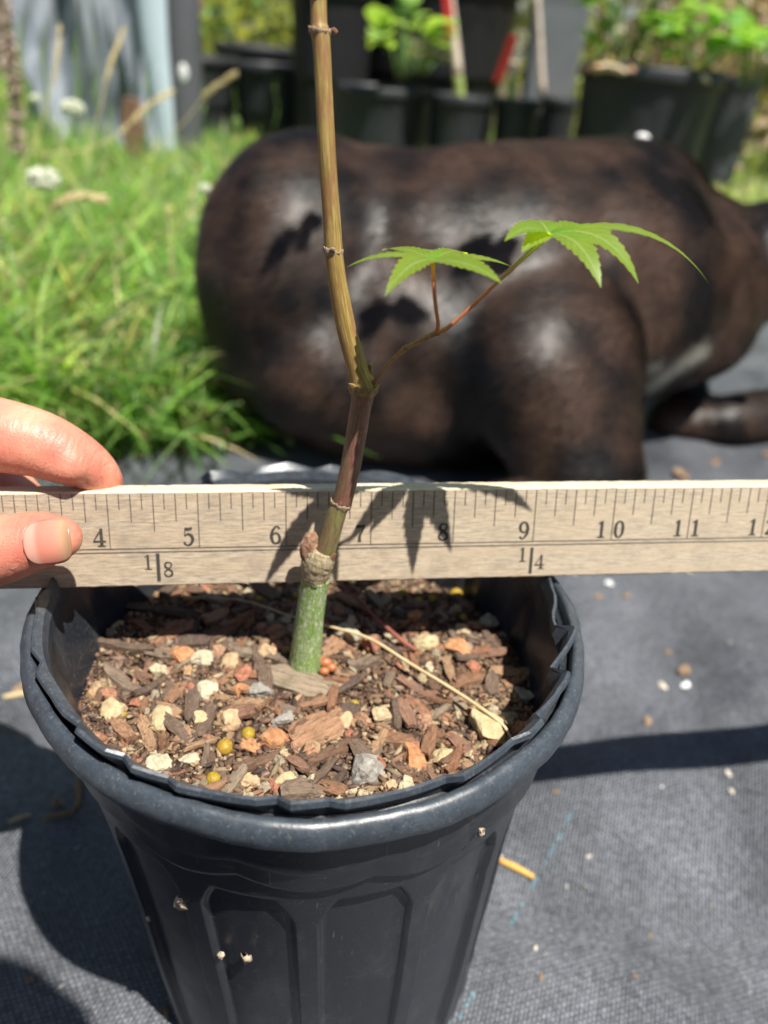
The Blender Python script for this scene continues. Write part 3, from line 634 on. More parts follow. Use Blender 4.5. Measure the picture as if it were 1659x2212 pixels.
SHRIVEL = plain('dried_orange_berry', (.36, .13, .05), .4, .5, 300, .4, .0003)
b = MB()
for (px, py, s) in [(703, 1432, .0024), (716, 1442, .0020), (700, 1450, .0018), (692, 1424, .0017)]:
    v, f = ellipsoid(ong(px, py, .1505), (s, s*.8, s*.8), None, 10, 7); b.add(v, f)
o = link('dried_seed_cluster', b.me('dried_seed_cluster', SHRIVEL)); rebase(o, tuple(ong(703, 1445, .148))); tag(o, 'small shrivelled orange red seed cluster at the foot of the stem', 'seed')

# ------------------------------------------------------------------ the sapling
base = ong(658, 1452, .146)
sap = empty('maple_sapling', tuple(base), 'young maple sapling with a green grafted foot and two bright leaves', 'sapling')
def SY(py): return float(np.interp(py, [0, 300, 540, 700, 830, 900, 1080, 1200, 1450], [.020, .013, .009, .007, .005, .004, .0025, .0005, base[1]]))
def sp(px, py, dy=0.): return at(px, py, SY(py)+dy)
def px2m(p, wpx): return depth(p)*wpx/2/F
def stem_part(name, L, mat, n=40, k=28, jit=0., parent=sap, cap=True):
    P = [sp(a, b) for a, b, _ in L]; rr = [px2m(p, w_) for p, (_, _, w_) in zip(P, L)]
    V, Fc, U = tube(P, rr, n, k, cap, jit=jit, seed=len(L)); 
    l0 = 0
    return link(name, mesh(name, V, Fc, mat, True, U), parent)
# rootstock: UV v runs from the foot up
stem_part('rootstock', [(653, 1475, 84), (657, 1446, 72), (662, 1400, 66), (668, 1340, 62), (675, 1290, 60), (680, 1262, 61), (683, 1245, 63)], ROOT, 44, 30)
stem_part('graft_union', [(682, 1252, 62), (683, 1235, 64), (686, 1215, 70), (690, 1200, 66), (696, 1186, 54)], UNION, 22, 26, .10)
# peeling bark heel on the left of the union
def blob(name, L, mat, seed, dy=-.0012, jit=.22, flat=.62, k=14, n=16, parent=sap):
    P = [sp(a, b, dy) for a, b, _ in L]; rr = [px2m(p, w_) for p, (_, _, w_) in zip(P, L)]
    V, Fc, U = tube(P, rr, n, k, True, flat=flat, flatdir=(0, 1, .3), jit=jit, seed=seed); return link(name, mesh(name, V, Fc, mat, False, U), parent)
blob('bark_heel', [(681, 1150, 5), (676, 1158, 26), (668, 1175, 38), (667, 1195, 40), (674, 1212, 40), (688, 1226, 24), (694, 1233, 4)], GRAFT, 3)
blob('bark_flap', [(724, 1196, 8), (714, 1204, 22), (702, 1216, 26), (692, 1230, 18), (688, 1238, 4)], GRAFT, 5, -.0016, .18, .35)
blob('callus', [(660, 1250, 5), (672, 1262, 20), (686, 1268, 26), (696, 1262, 16), (702, 1254, 4)], CALLUS, 9, -.0032, .3, .3)
blob('bark_scar', [(672, 1334, 4), (669, 1345, 12), (666, 1358, 13), (661, 1366, 5)], LITTER, 4, -.0043, .1, .25, 10, 10)
stem_part('lower_shoot', [(694, 1215, 40), (702, 1190, 44), (712, 1160, 44), (722, 1125, 43), (730, 1100, 42), (739, 1084, 41)], STEM_GR, 26, 24)
stem_part('middle_stem', [(739, 1086, 42), (746, 1058, 43), (757, 1010, 44), (766, 960, 44), (774, 910, 45), (780, 875, 46), (783, 855, 50), (784, 838, 60)], STEM_MID, 44, 24)
stem_part('upper_stem', [(786, 842, 60), (783, 828, 56), (776, 808, 48), (765, 770, 45), (752, 725, 43), (740, 670, 42), (728, 600, 40), (721, 545, 40), (717, 480, 39), (711, 400, 38), (705, 300, 38), (700, 200, 38), (695, 100, 39), (691, 68, 42), (689, 50, 37), (688, 0, 36), (687, -40, 36)], STEM_UP, 110, 26)
def ring(name, px, py, wpx, mat, tilt=0., hp=7, seed=1, amp=.25):
    """papery collar of old bud scales round a node"""
    c = sp(px, py); r = px2m(c, wpx); h = depth(c)*hp/F; rg = random.Random(seed); n = 40; V = []
    for i, (rr_, hz) in enumerate([(.99, -1.1), (1.05, -.4), (1.10, .5), (1.05, .75), (.98, .3)]):
        for j in range(n):
            a = 2*math.pi*j/n; q = 1+amp*.35*(noise.noise(Vector((math.cos(a)*3, math.sin(a)*3, seed)))) ; zz = hz*h*(1+amp*3*noise.noise(Vector((math.cos(a)*4, math.sin(a)*4, seed+7))))
            V.append((c[0]+r*rr_*q*math.cos(a), c[1]+r*rr_*q*math.sin(a), c[2]+zz+math.cos(a)*r*tilt))
    Fc = [(i*n+j, i*n+(j+1) % n, (i+1)*n+(j+1) % n, (i+1)*n+j) for i in range(4) for j in range(n)]
    return link(name, mesh(name, V, Fc, mat, True), sap)
ring('node_scar', 737, 1086, 43, NODE, -.25, 7, 2, .4)
ring('node_scar', 720, 541, 41, NODE, -.1, 7, 3, .5)
ring('node_scar', 692, 66, 44, NODE, -.05, 6, 4, .5)
ring('node_scar', 785, 832, 60, TWIG, -.05, 9, 5, .5); ring('node_scar', 785, 842, 58, TWIG, .05, 6, 9, .5)
stem_part('bud_stub', [(799, 830, 12), (799, 812, 10), (801, 796, 10), (801, 786, 10)], TWIG, 8, 10)
blob('torn_scale', [(714, 64, 4), (722, 66, 12), (727, 72, 8)], GRAFT, 2, 0, .3, .5, 8, 6)
blob('bud', [(712, 540, 4), (718, 538, 10), (724, 542, 6)], NODE, 6, -.0028, .3, .6, 8, 6)
# stem above the picture, carrying the unseen branches added for their shadows
top = sp(687, -40); tP = [top, top+np.array([0, .006, .06]), top+np.array([.012, .02, .16]), top+np.array([.01, .05, .30]), top+np.array([.03, .08, .42])]
V, Fc, U = tube(tP, [.0036, .0034, .003, .002, .001], 30, 12); link('top_stem', mesh('top_stem', V, Fc, STEM_UP, True, U), sap)
# side twig with the two leaves
def pth(L): return [at(a, b, Y) for a, b, Y in L]
h1 = (935, 562, -.012); h2 = (1187, 506, -.004)
def twig(name, L, wd, mat, n=20):
    P = pth(L); rr = [px2m(p, w_) for p, w_ in zip(P, wd)]; V, Fc, U = tube(P, rr, n, 10); return link(name, mesh(name, V, Fc, mat, True, U), sap)
twig('side_twig', [(806, 830, .004), (822, 806, .001), (845, 780, -.004), (876, 752, -.009), (880, 750, -.0095), (910, 735, -.013), (945, 718, -.016)], [9, 10, 9, 13, 10, 11, 14], TWIG, 34)
RPET = plain('red_petiole', (.34, .10, .055), .4, .4, 300, .3)
def mat_pet(reda, green):
    m = M('petiole', reda, .4, .4); t = m.N.new('ShaderNodeTexCoord'); sx = m.N.new('ShaderNodeSeparateXYZ'); m.L.new(t.outputs['UV'], sx.inputs[0])
    m.color(m.ramp(m.math('MULTIPLY', sx.outputs[1], 26.0), [(.0, reda), (.35, (.34, .09, .06)), (.62, (.30, .17, .05)), (.9, green)])); return m.m
PET = mat_pet((.40, .15, .05), (.34, .36, .06))
twig('petiole', [(942, 720, -.0158), (946, 700, -.017), (941, 660, -.0165), (937, 610, -.0155), (935, 564, -.012)], [12, 9, 9, 9, 10], PET, 22)
twig('petiole', [(945, 722, -.0158), (975, 702, -.0155), (1030, 652, -.015), (1095, 590, -.0115), (1150, 540, -.008), (1187, 508, -.004)], [13, 9, 9, 9, 10, 12], PET, 30)
def lobe(mb, hub, tip, droop, wmax, fold, ser=9, base_w=.35, twist=None, sag=.5):
    """one leaf lobe: a centre line from hub to tip, serrated blades on both sides"""
    hub = np.array(hub); tip = np.array(tip); n = ser*4+1; mid = hub*.42+tip*.58; mid[2] = hub[2]*.80+tip[2]*.20+droop*.45
    c = [(1-t)**2*hub+2*(1-t)*t*mid+t*t*tip for t in np.linspace(0, 1, n)]; c = np.array(c); T = np.gradient(c, axis=0); T /= np.linalg.norm(T, axis=1)[:, None]
    V, UVs = [], []
    for i in range(n):
        t = i/(n-1)
        s = np.cross(T[i], (0, 0, 1.)) if twist is None else np.cross(T[i], twist); s /= np.linalg.norm(s)+1e-9; u_ = np.cross(s, T[i])
        wd = wmax*(base_w+(1-base_w)*math.sin(math.pi*min(1, t*1.15))**.8 if t < .43 else (1-base_w*0)*max(0, ((1-t)/.57))**.85)
        saw_ = (i % 4)/4.; wd *= 1+.28*(saw_-.5)*(1 if .12 < t < .97 else 0); wd = max(wd, .00008)
        for q in (-1, -.5, 0, .5, 1):
            V.append(c[i]+s*q*wd+u_*(fold*abs(q)*wd-.10*wd*(q*q)*sag)+T[i]*abs(q)*wd*.55*(1 if t < .95 else 0)*0.6); UVs.append((q, t))
    Fc = [(i*5+j, i*5+j+1, (i+1)*5+j+1, (i+1)*5+j) for i in range(n-1) for j in range(4)]
    mb.add(V, Fc, UVs)
def leaf(name, hub, lobes, label):
    mb = MB()
    for (px, py, Y, droop, wpx, fold) in lobes:
        tp = at(px, py, Y); lobe(mb, at(*hub), tp, droop, px2m(tp, wpx)*.86, fold, 10, .40, (0, -.42, .9) if fold >= .15 else (0, -.12, .99))
    o = link(name, mb.me(name, LEAF), sap); tag(o, label); return o
leaf('leaf', h1, [(750, 577, -.012, .006, 40, .1), (832, 639, -.030, .008, 70, .2), (1083, 612, -.028, .007, 66, .2), (1106, 577, -.004, .005, 44, .1), (824, 541, .004, .004, 60, .1), (1010, 552, .012, .004, 60, .1), (925, 552, .014, .004, 56, .1)], 'left leaf of the pair, seen edge on with drooping lobes')
leaf('leaf', h2, [(1090, 521, -.022, .010, 66, .2), (1127, 546, -.018, .004, 60, .15), (1298, 621, -.022, .010, 84, .15), (1379, 612, -.016, .016, 76, .15), (1531, 612, -.004, .022, 60, .1), (1150, 478, .012, .005, 70, .1), (1290, 502, .016, .006, 80, .1)], 'right leaf of the pair with long drooping lobes')

SV = np.array(SUNV)
def over(px, py, Y, z): p = at(px, py, Y); return p+SV*((z-p[2])/SV[2])
shadow_leaves = [((1052, 560, .43, .66), [(1045, 470), (1130, 520), (960, 610), (1070, 660), (1000, 500)]), ((650, 480, .43, .70), [(735, 380), (590, 580), (545, 650), (660, 560)]), ((860, 640, .41, .62), [(930, 580), (800, 600), (770, 720), (930, 700)])]  # unseen leaves added along the sun direction to cast shade on the dog
stem_pts = catmull(tP, 40)
for (px, py, Y, z), tips in shadow_leaves:
    hub = over(px, py, Y, z); a_ = stem_pts[int(np.argmin(np.abs(stem_pts[:, 2]-(z-.09))))]
    V, Fc, U = tube([a_, a_*.5+hub*.5+np.array([0, 0, .02]), hub], [.0016, .0011, .0007], 16, 8); link('side_twig', mesh('side_twig', V, Fc, TWIG, True, U), sap)
    mb = MB()
    for (tx, ty) in tips: tp = over(tx, ty, Y, z-.012); lobe(mb, hub, tp, .006, .0085, .1, 10, .4)
    link('leaf', mb.me('leaf', LEAF), sap)

# ------------------------------------------------------------------ the yardstick
q = [0.01687, 0.00832, 0.18065, 0.15753, 0.02238, 0.24849, 0.03014, 0.01722, 0.0078]; INCH = .0263
u = np.array([math.cos(q[3])*math.cos(q[4]), math.sin(q[3])*math.cos(q[4]), math.sin(q[4])]); nv = np.array([math.sin(q[3]), -math.cos(q[3]), 0]); kv = np.cross(u, nv); kv = kv if kv[2] > 0 else -kv
ev = math.cos(q[5])*kv-math.sin(q[5])*nv; bn = -(math.cos(q[5])*nv+math.sin(q[5])*kv); bn = np.cross(ev, u)
O = np.array(q[:3]); W_, TH = q[6], q[8]
MR = Matrix(((u[0], bn[0], ev[0], O[0]), (u[1], bn[1], ev[1], O[1]), (u[2], bn[2], ev[2], O[2]), (0, 0, 0, 1)))
ys = empty('yardstick', label='weathered wooden yardstick laid across the pot behind the stem', cat='ruler', mat=MR)
def lk(name, me, loc=(0, 0, 0), parent=ys):
    o = bpy.data.objects.new(name, me); COL.objects.link(o); o.parent = parent; o.location = loc; return o
x0, x1 = -6.97*INCH, 29*INCH
nx = 500; rg = random.Random(2); V = []; fm = []
secs = [(0.0003, 0), (0, .0004), (0, W_*.25), (0, W_*.5), (0, W_*.75), (0, W_-.0004), (.0004, W_), (TH*.5, W_+.0001), (TH-.0004, W_), (TH, W_-.0004), (TH, W_*.5), (TH, .0004), (TH-.0003, 0)]
for i in range(nx+1):
    x = x0+(x1-x0)*i/nx
    for j, (yy, zz) in enumerate(secs):
        rough_ = .00012 if j in (0, 1, 5, 6, 8, 9, 11, 12) else .00002
        V.append((x, yy+rough_*noise.noise(Vector((x*900, j, 0))), zz+rough_*2*noise.noise(Vector((x*700, j, 7)))+.0004*math.sin(x*9)))
ks = len(secs); Fc = []
for i in range(nx):
    for j in range(ks):
        Fc.append((i*ks+j, i*ks+(j+1) % ks, (i+1)*ks+(j+1) % ks, (i+1)*ks+j)); fm.append(1 if j in (5, 6, 7, 8) else 0)
Fc += [tuple(range(ks))[::-1], tuple(nx*ks+j for j in range(ks))]; fm += [1, 1]
wb = lk('wood_strip', mesh('wood_strip', V, Fc, [WOOD, EDGE], False, None, None, fm))
def zoff(x): return .0004*math.sin(x*9)
def quadmesh(name, w_, h_, mat, lean=0): return mesh(name, [(-w_/2, 0, -h_), (w_/2, 0, -h_), (w_/2, 0, 0), (-w_/2, 0, 0)], [(0, 1, 2, 3)], mat, False)
TK = {8: quadmesh('tick_mark', .00026, .66*INCH, TICKINK), 4: quadmesh('tick_mark', .00026, .45*INCH, TICKINK), 2: quadmesh('tick_mark', .00025, .335*INCH, TICKINK), 1: quadmesh('tick_mark', .00024, .185*INCH, TICKINK)}
for i in range(1, 8*14):
    kq = 8 if i % 8 == 0 else 4 if i % 4 == 0 else 2 if i % 2 == 0 else 1
    x = (i/8-7)*INCH+rg.uniform(-1, 1)*.00006; lk('tick_mark', TK[kq], (x, -.00012, W_-.0006+zoff(x)+rg.uniform(-1, 1)*.00012))
# the scored double line
for k, zz in enumerate((.690, .735)):
    V = []; n = 160
    for i in range(n+1):
        x = x0+(15*INCH-x0+0)*i/n; h = .00014+.00006*noise.noise(Vector((x*400, k, 0))); z = W_-zz*INCH*.985+zoff(x); V += [(x, -.00011, z-h), (x, -.00011, z+h)]
    lk('ruled_line', mesh('ruled_line', V, [(2*i, 2*i+2, 2*i+3, 2*i+1) for i in range(n)], TICKINK, False))
G = {'1': [[(.36, .0, .20), (.36, 1, .20)], [(.40, .98, .08), (.28, .90, .09), (.12, .84, .07)], [(.10, .03, .07), (.62, .03, .07)]],
 '2': [[(.14, .74, .17), (.18, .92, .09), (.38, .99, .10), (.58, .90, .16), (.60, .70, .20), (.42, .44, .15), (.14, .14, .09), (.08, .06, .08)], [(.08, .09, .18), (.62, .09, .18)], [(.60, .10, .07), (.66, .30, .05)]],
 '3': [[(.12, .80, .15), (.2, .95, .09), (.42, .98, .12), (.56, .78, .19), (.44, .56, .12), (.28, .53, .07)], [(.28, .53, .07), (.50, .48, .12), (.60, .28, .20), (.48, .06, .13), (.24, .0, .09), (.10, .14, .15)]],
 '4': [[(.54, 1.0, .07), (.30, .68, .08), (.02, .30, .08)], [(.0, .28, .10), (.76, .28, .10)], [(.50, .0, .20), (.50, 1.0, .18)], [(.26, .03, .07), (.74, .03, .07)]],
 '5': [[(.14, .93, .15), (.36, .90, .17), (.58, .96, .13)], [(.15, .96, .06), (.12, .52, .06)], [(.12, .50, .06), (.30, .62, .11), (.52, .54, .17), (.60, .32, .21), (.48, .07, .14), (.26, .0, .09), (.12, .08, .12), (.10, .18, .16)]],
 '6': [[(.58, .84, .15), (.50, .96, .09), (.34, .96, .10), (.14, .70, .18), (.08, .36, .21), (.20, .06, .14), (.38, .0, .10), (.56, .12, .18), (.60, .34, .19), (.50, .54, .12), (.34, .60, .09), (.20, .52, .08), (.12, .38, .06)]],
 '7': [[(.06, .92, .17), (.30, .90, .18), (.62, .94, .13)], [(.06, .96, .06), (.04, .72, .05)], [(.62, .94, .08), (.46, .66, .10), (.30, .36, .18), (.28, .0, .22)]],
 '8': [[(.34, .99, .10), (.14, .90, .15), (.12, .70, .18), (.34, .53, .17), (.56, .36, .19), (.58, .14, .18), (.34, .0, .10)], [(.34, .0, .10), (.10, .12, .13), (.08, .34, .12), (.34, .53, .11), (.54, .72, .12), (.54, .90, .12), (.34, .99, .10)]],
 '9': [[(.10, .16, .15), (.18, .04, .09), (.34, .04, .10), (.54, .30, .18), (.60, .64, .21), (.48, .94, .14), (.30, 1., .10), (.12, .88, .18), (.08, .66, .19), (.18, .46, .12), (.34, .40, .09), (.48, .48, .08), (.56, .62, .06)]],
 '0': [[(.34, 1.0, .08), (.14, .84, .16), (.08, .5, .21), (.14, .16, .16), (.34, .0, .08), (.54, .16, .16), (.60, .5, .21), (.54, .84, .16), (.34, 1.0, .08)]]}
def glyph(ch, h, thin=1.0):
    V, Fc = [], []; y = -.00013
    for st in G[ch]:
        pr = catmull(np.array(st), 5 if len(st) == 2 else 30); T = np.gradient(pr[:, :2], axis=0); T /= np.linalg.norm(T, axis=1)[:, None]+1e-9
        b = len(V)
        for p, t in zip(pr, T):
            nx_, ny_ = -t[1], t[0]; ww = p[2]/2*thin*(1+.10*noise.noise(Vector((p[0]*9, p[1]*9, ord(ch)))))
            V += [((p[0]+nx_*ww)*h*.86, y, (p[1]+ny_*ww)*h), ((p[0]-nx_*ww)*h*.86, y, (p[1]-ny_*ww)*h)]
        Fc += [(b+2*i, b+2*i+1, b+2*i+3, b+2*i+2) for i in range(len(pr)-1)]; y -= .00001
    return mesh('numeral', V, Fc, INK, False)
GL = {c: glyph(c, .215*INCH) for c in G}; GS = {c: glyph(c, .185*INCH, .85) for c in '148'}
def num(ch, inch, zin, gl=GL): x = (inch-7)*INCH; lk('numeral', gl[ch], (x, 0, W_-zin*INCH*.985+zoff(x)))
for i in range(1, 10): num(str(i), i-.185, .655)
for i, (a, b) in {10: '10', 11: '11', 12: '12', 13: '13'}.items(): num(a, i-.20, .655); num(b, i+.03, .655)
lk('fraction_bar', quadmesh('fraction_bar', .0011, .345*INCH, INK), ((4.52-7)*INCH, -.00012, W_-.75*INCH)); num('1', 4.35, .955, GS); num('8', 4.58, 1.05, GS)
lk('fraction_bar', quadmesh('fraction_bar', .0010, .345*INCH, INK), ((9.0-7)*INCH, -.00012, W_-.75*INCH)); num('1', 8.83, .955, GS); num('4', 9.05, 1.055, GS)
# frayed splinters on the top arris
for i in range(34):
    x = (rg.uniform(3.2, 12)-7)*INCH; L_ = rg.uniform(.0006, .0028); s = rg.choice((-1, 1)); zb = W_ if rg.random() < .65 else .0001; up_ = 1 if zb > .01 else -1
    V, Fc, U = tube([(x, TH*rg.uniform(.2, .95) if up_ > 0 else .0004, zb), (x+s*L_*.6, TH*.6 if up_ > 0 else .0002, zb+up_*.0002), (x+s*L_, TH*.6 if up_ > 0 else 0, zb+up_*rg.uniform(.0003, .0008))], [.00009, .00007, .00003], 5, 5)
    lk('splinter', mesh('splinter', V, Fc, EDGE, True))

# ------------------------------------------------------------------ the hand
def hand_mesh(chains):
    b = MB()
    for ch in chains:
        P = [c[:3] for c in ch]; rr = [c[3] for c in ch]; V, Fc, U = tube(P, rr, max(8, 7*len(ch)), 26, True, roundcap=5, flat=ch[0][4] if len(ch[0]) > 4 else 1., flatdir=ch[0][5] if len(ch[0]) > 5 else None); b.add(V, Fc)
    return b
def hp(px, py, Y, wpx): p = at(px, py, Y); return (*p, depth(p)*wpx/F)
thumb = [hp(128, 1162, -.0170, 50), hp(108, 1164, -.0180, 60), hp(60, 1172, -.0190, 68), hp(0, 1188, -.0200, 76), hp(-70, 1205, -.021, 76), hp(-190, 1235, -.022, 84), hp(-330, 1265, -.018, 100), hp(-430, 1290, -.008, 120)]
index = [hp(232, 1078, .0150, 34), hp(222, 1040, .0125, 44), hp(190, 1008, .0095, 54), hp(140, 982, .0070, 66), hp(80, 958, .0065, 74), hp(10, 942, .0065, 80), hp(-70, 925, .008, 80), hp(-160, 905, .010, 82), hp(-300, 900, .015, 88)]
pad = [hp(150, 1000, .0035, 48), hp(120, 985, .0045, 56)]
mcp = np.array(index[-1][:3]); wr = np.array([-.262, .012, .150])
middle = [hp(70, 1130, .0190, 52), hp(40, 1085, .0230, 58), hp(-30, 1030, .0260, 64), hp(-110, 1000, .028, 66), hp(-210, 985, .030, 74), hp(-300, 980, .030, 84)]
ringf = [hp(10, 1180, .0210, 50), hp(-20, 1130, .027, 56), hp(-90, 1085, .033, 60), hp(-180, 1065, .038, 64), hp(-300, 1060, .040, 78)]
pinky = [hp(-50, 1230, .024, 42), hp(-70, 1190, .031, 46), hp(-130, 1150, .038, 50), hp(-210, 1140, .044, 54), hp(-310, 1135, .046, 68)]
def to(a, b_, ra, rb): return [(*a, ra), (*((np.array(a)+np.array(b_))/2), (ra+rb)/2), (*b_, rb)]
palm = [to(c[-1][:3], wr+np.array(off), c[-1][3]*.9, .015) for c, off in ((index, (0, -.006, .012)), (middle, (0, 0, .008)), (ringf, (0, .006, 0)), (pinky, (0, .008, -.008)))]
palm += [to(thumb[-1][:3], wr+np.array((0, -.006, -.004)), .014, .017)]
fore = [(wr[0]+.012, wr[1], wr[2], .0235, 1.25, (0, .3, 1.)), (wr[0]-.05, wr[1]-.004, wr[2]-.008, .0255), (wr[0]-.14, wr[1]-.02, wr[2]-.02, .034), (wr[0]-.24, wr[1]-.035, wr[2]-.02, .042)]
hb = hand_mesh([thumb, index, pad, middle, ringf, pinky]+palm+[fore])
person = empty('person', (wr[0]-.2, wr[1], 0.), 'hand of a person pinching the left end of the yardstick between thumb and forefinger', 'person')
ho = link('hand', hb.me('hand', SKIN), person)
ho.data.materials.clear(); ho.data.materials.append(SKIN)
fuse(ho, .0011, 14)
# thumb nail: a curved plate set on the thumb, facing the camera
n0 = np.array(at(84, 1174, -.019)); n1 = np.array(at(176, 1161, -.0185)); ax = n1-n0; Ln = np.linalg.norm(ax); ax /= Ln
tocam = CAM-n0; tocam -= ax*(tocam @ ax); tocam /= np.linalg.norm(tocam); 
sd = np.cross(ax, tocam); V = []; UVs = []; nu, nw = 24, 14
cen = np.array(hp(115, 1165, -.0182, 1)[:3])
for i in range(nu+1):
    t = i/nu
    half = .0067*(.90+.10*min(1, t/.5))*(max(0, 1-((t-.55)/.46)**2.6)**.5 if t > .55 else 1.0)*(max(0.02, 1-((.24-t)/.245)**2)**.5 if t < .24 else 1)
    rad = .0083-.0012*t
    for j in range(nw+1):
        s_ = (j/nw*2-1); th_ = s_*half/rad
        V.append(n0+ax*Ln*t+tocam*(math.cos(th_)*rad*.93+.0002-.0007*t*t)+sd*math.sin(th_)*rad); UVs.append((t, j/nw))
Fc = [(i*(nw+1)+j, (i+1)*(nw+1)+j, (i+1)*(nw+1)+j+1, i*(nw+1)+j+1) for i in range(nu) for j in range(nw)]
nm = mesh('thumbnail', V, Fc, NAIL, True, UVs); no = link('thumbnail', nm, person); md = no.modifiers.new('t', 'SOLIDIFY'); md.thickness = .0004; md.offset = -1; evaluated(no, 'thumbnail')

# ------------------------------------------------------------------ the dog
def dp(px, py, Y, rpx): p = at(px, py, Y); return (*p, depth(p)*rpx/F)
def wx(px, Y, z):                     # world x of a picture column at distance Y and height z
    x = 0.
    for _ in range(12):
        v = np.array([x, Y, z])-CAM; x += (px-(829.5+F*(v @ RT)/(v @ FWD)))*(v @ FWD)/F
    return x
def dw(px, Y, z, r): return (wx(px, Y, z), Y, z, r)
ch = [
 [dw(690, .540, .156, .102), dw(780, .54, .156, .096), dw(880, .540, .150, .102), dw(1000, .535, .150, .112), dw(1130, .535, .150, .117), dw(1250, .545, .150, .115), dw(1360, .560, .145, .108), dw(1440, .575, .145, .095)],   # trunk
 [dw(668, .525, .164, .097), dw(655, .515, .122, .096), dw(672, .505, .085, .086)],                      # near haunch
 [dw(610, .500, .080, .070), dw(740, .475, .075, .074), dw(880, .470, .072, .072), dw(1010, .470, .070, .070)],    # thigh folded under
 [dw(640, .500, .045, .050), dw(780, .455, .034, .034), dw(920, .450, .030, .030), dw(1060, .45, .030, .030)],                      # hock along the ground
 [dw(850, .505, .10, .098), dw(1000, .500, .10, .104), dw(1120, .50, .10, .104)],                     # belly
 [dp(1090, 440, .545, 128), dp(1290, 445, .555, 138), dp(1400, 460, .58, 130)],                   # withers and shoulder blade
 [dp(1330, 520, .53, 145), dp(1250, 640, .485, 155), dp(1182, 770, .435, 198), dp(1222, 900, .40, 163), dp(1272, 1025, .37, 114)],   # near shoulder and upper arm
 [dp(1290, 1015, .38, 66), dp(1180, 1065, .36, 46), dp(1080, 1085, .35, 38)],                    # forearm under the stick
 [dp(1440, 575, .585, 175), dp(1520, 600, .58, 158), dp(1610, 580, .575, 128), dp(1720, 545, .57, 116)],  # neck
 [dp(1440, 720, .57, 95), dp(1530, 690, .58, 75), dp(1600, 640, .58, 60)],
 [dp(1390, 690, .57, 125), dp(1440, 740, .56, 85), dp(1480, 770, .56, 52)],                      # breast
 [dp(1500, 700, .60, 60), dp(1490, 800, .60, 46), dp(1470, 890, .60, 42)],                       # far upper arm
 [dp(1445, 900, .57, 50), dp(1530, 905, .56, 52), dp(1620, 900, .56, 60), dp(1700, 892, .57, 54)]  # far paw
]
b = MB()
for c in ch:
    V, Fc, U = tube([x[:3] for x in c], [x[3] for x in c], 8*len(c), 26, True, roundcap=5); b.add(V, Fc)
# head, off to the right of the picture, looking away
hx = np.array(dp(1720, 545, .57, 1)[:3])
for (o_, r_) in [((.05, .0, .02), (.062, .055, .055)), ((.12, -.01, .0), (.055, .032, .030)), ((.155, -.012, -.002), (.026, .024, .020))]:
    v, f = ellipsoid(hx+np.array(o_), r_); b.add(v, f)
dog = empty('dog', tuple(at(900, 700, .6)*np.array([1, 1, 0])), 'sleek dark brown dog lying behind the pot, seen from shoulder to rump', 'dog')
bo = link('body', b.me('body', FUR), dog); bo.data.materials.clear(); bo.data.materials.append(FUR)
md = fuse(bo, .0055, 30)
vc = np.zeros(len(md.vertices)*3, np.float32); md.vertices.foreach_get('co', vc); vc = vc.reshape(-1, 3)
vn_ = np.zeros(len(md.vertices)*3, np.float32); md.vertices.foreach_get('normal', vn_); vn_ = vn_.reshape(-1, 3)
mus = np.array([.0060*noise.noise(Vector((x*9, y*9, z*13)))+.0030*noise.noise(Vector((x*26+3, y*24, z*18))) for x, y, z in vc.tolist()], np.float32); vc += vn_*mus[:, None]      # muscle and rib relief
if True:                                   # nothing of the dog goes below the cloth
    gz = np.array([gh(float(x), float(y)) if -.75 < x < 1.6 and y < 1.15 else 0 for x, y, z in vc]); vc[:, 2] = np.maximum(vc[:, 2], gz+.002); md.vertices.foreach_set('co', vc.ravel()); md.update()
# white chest blaze
wh = np.zeros(len(vc), np.float32)
A = [np.array(dp(1432, 800, .50, 1)[:3]), np.array(dp(1452, 812, .50, 1)[:3]), np.array(dp(1490, 780, .50, 1)[:3]), np.array(dp(1525, 748, .50, 1)[:3])]
rel = vc-CAM
def pxy(v):
    d = v-CAM; Z = d @ FWD; return np.stack([829.5+F*(d @ RT)/Z, 1106-F*(d @ UP)/Z], 1)
PX = pxy(vc); seg0, seg1 = np.array([1420., 825.]), np.array([1532., 742.]); dd = seg1-seg0; tt = np.clip(((PX-seg0) @ dd)/(dd @ dd), 0, 1); dist = np.linalg.norm(PX-(seg0+tt[:, None]*dd), axis=1)
wh = np.clip(1-(dist-5)/15, 0, 1)*(vc[:, 1] < .60); dist2 = np.linalg.norm(PX-np.array([1432, 780]), axis=1); wh = np.maximum(wh, np.clip(1-(dist2-6)/14, 0, 1)*(vc[:, 1] < .60))
ca = md.color_attributes.get('Col') or md.color_attributes.new('Col', 'FLOAT_COLOR', 'POINT')
if ca.domain != 'POINT' or ca.data_type != 'FLOAT_COLOR': md.color_attributes.remove(ca); ca = md.color_attributes.new('Col', 'FLOAT_COLOR', 'POINT')
cc = np.repeat(wh[:, None], 4, 1); cc[:, 3] = 1; ca.data.foreach_set('color', cc.astype(np.float32).ravel())
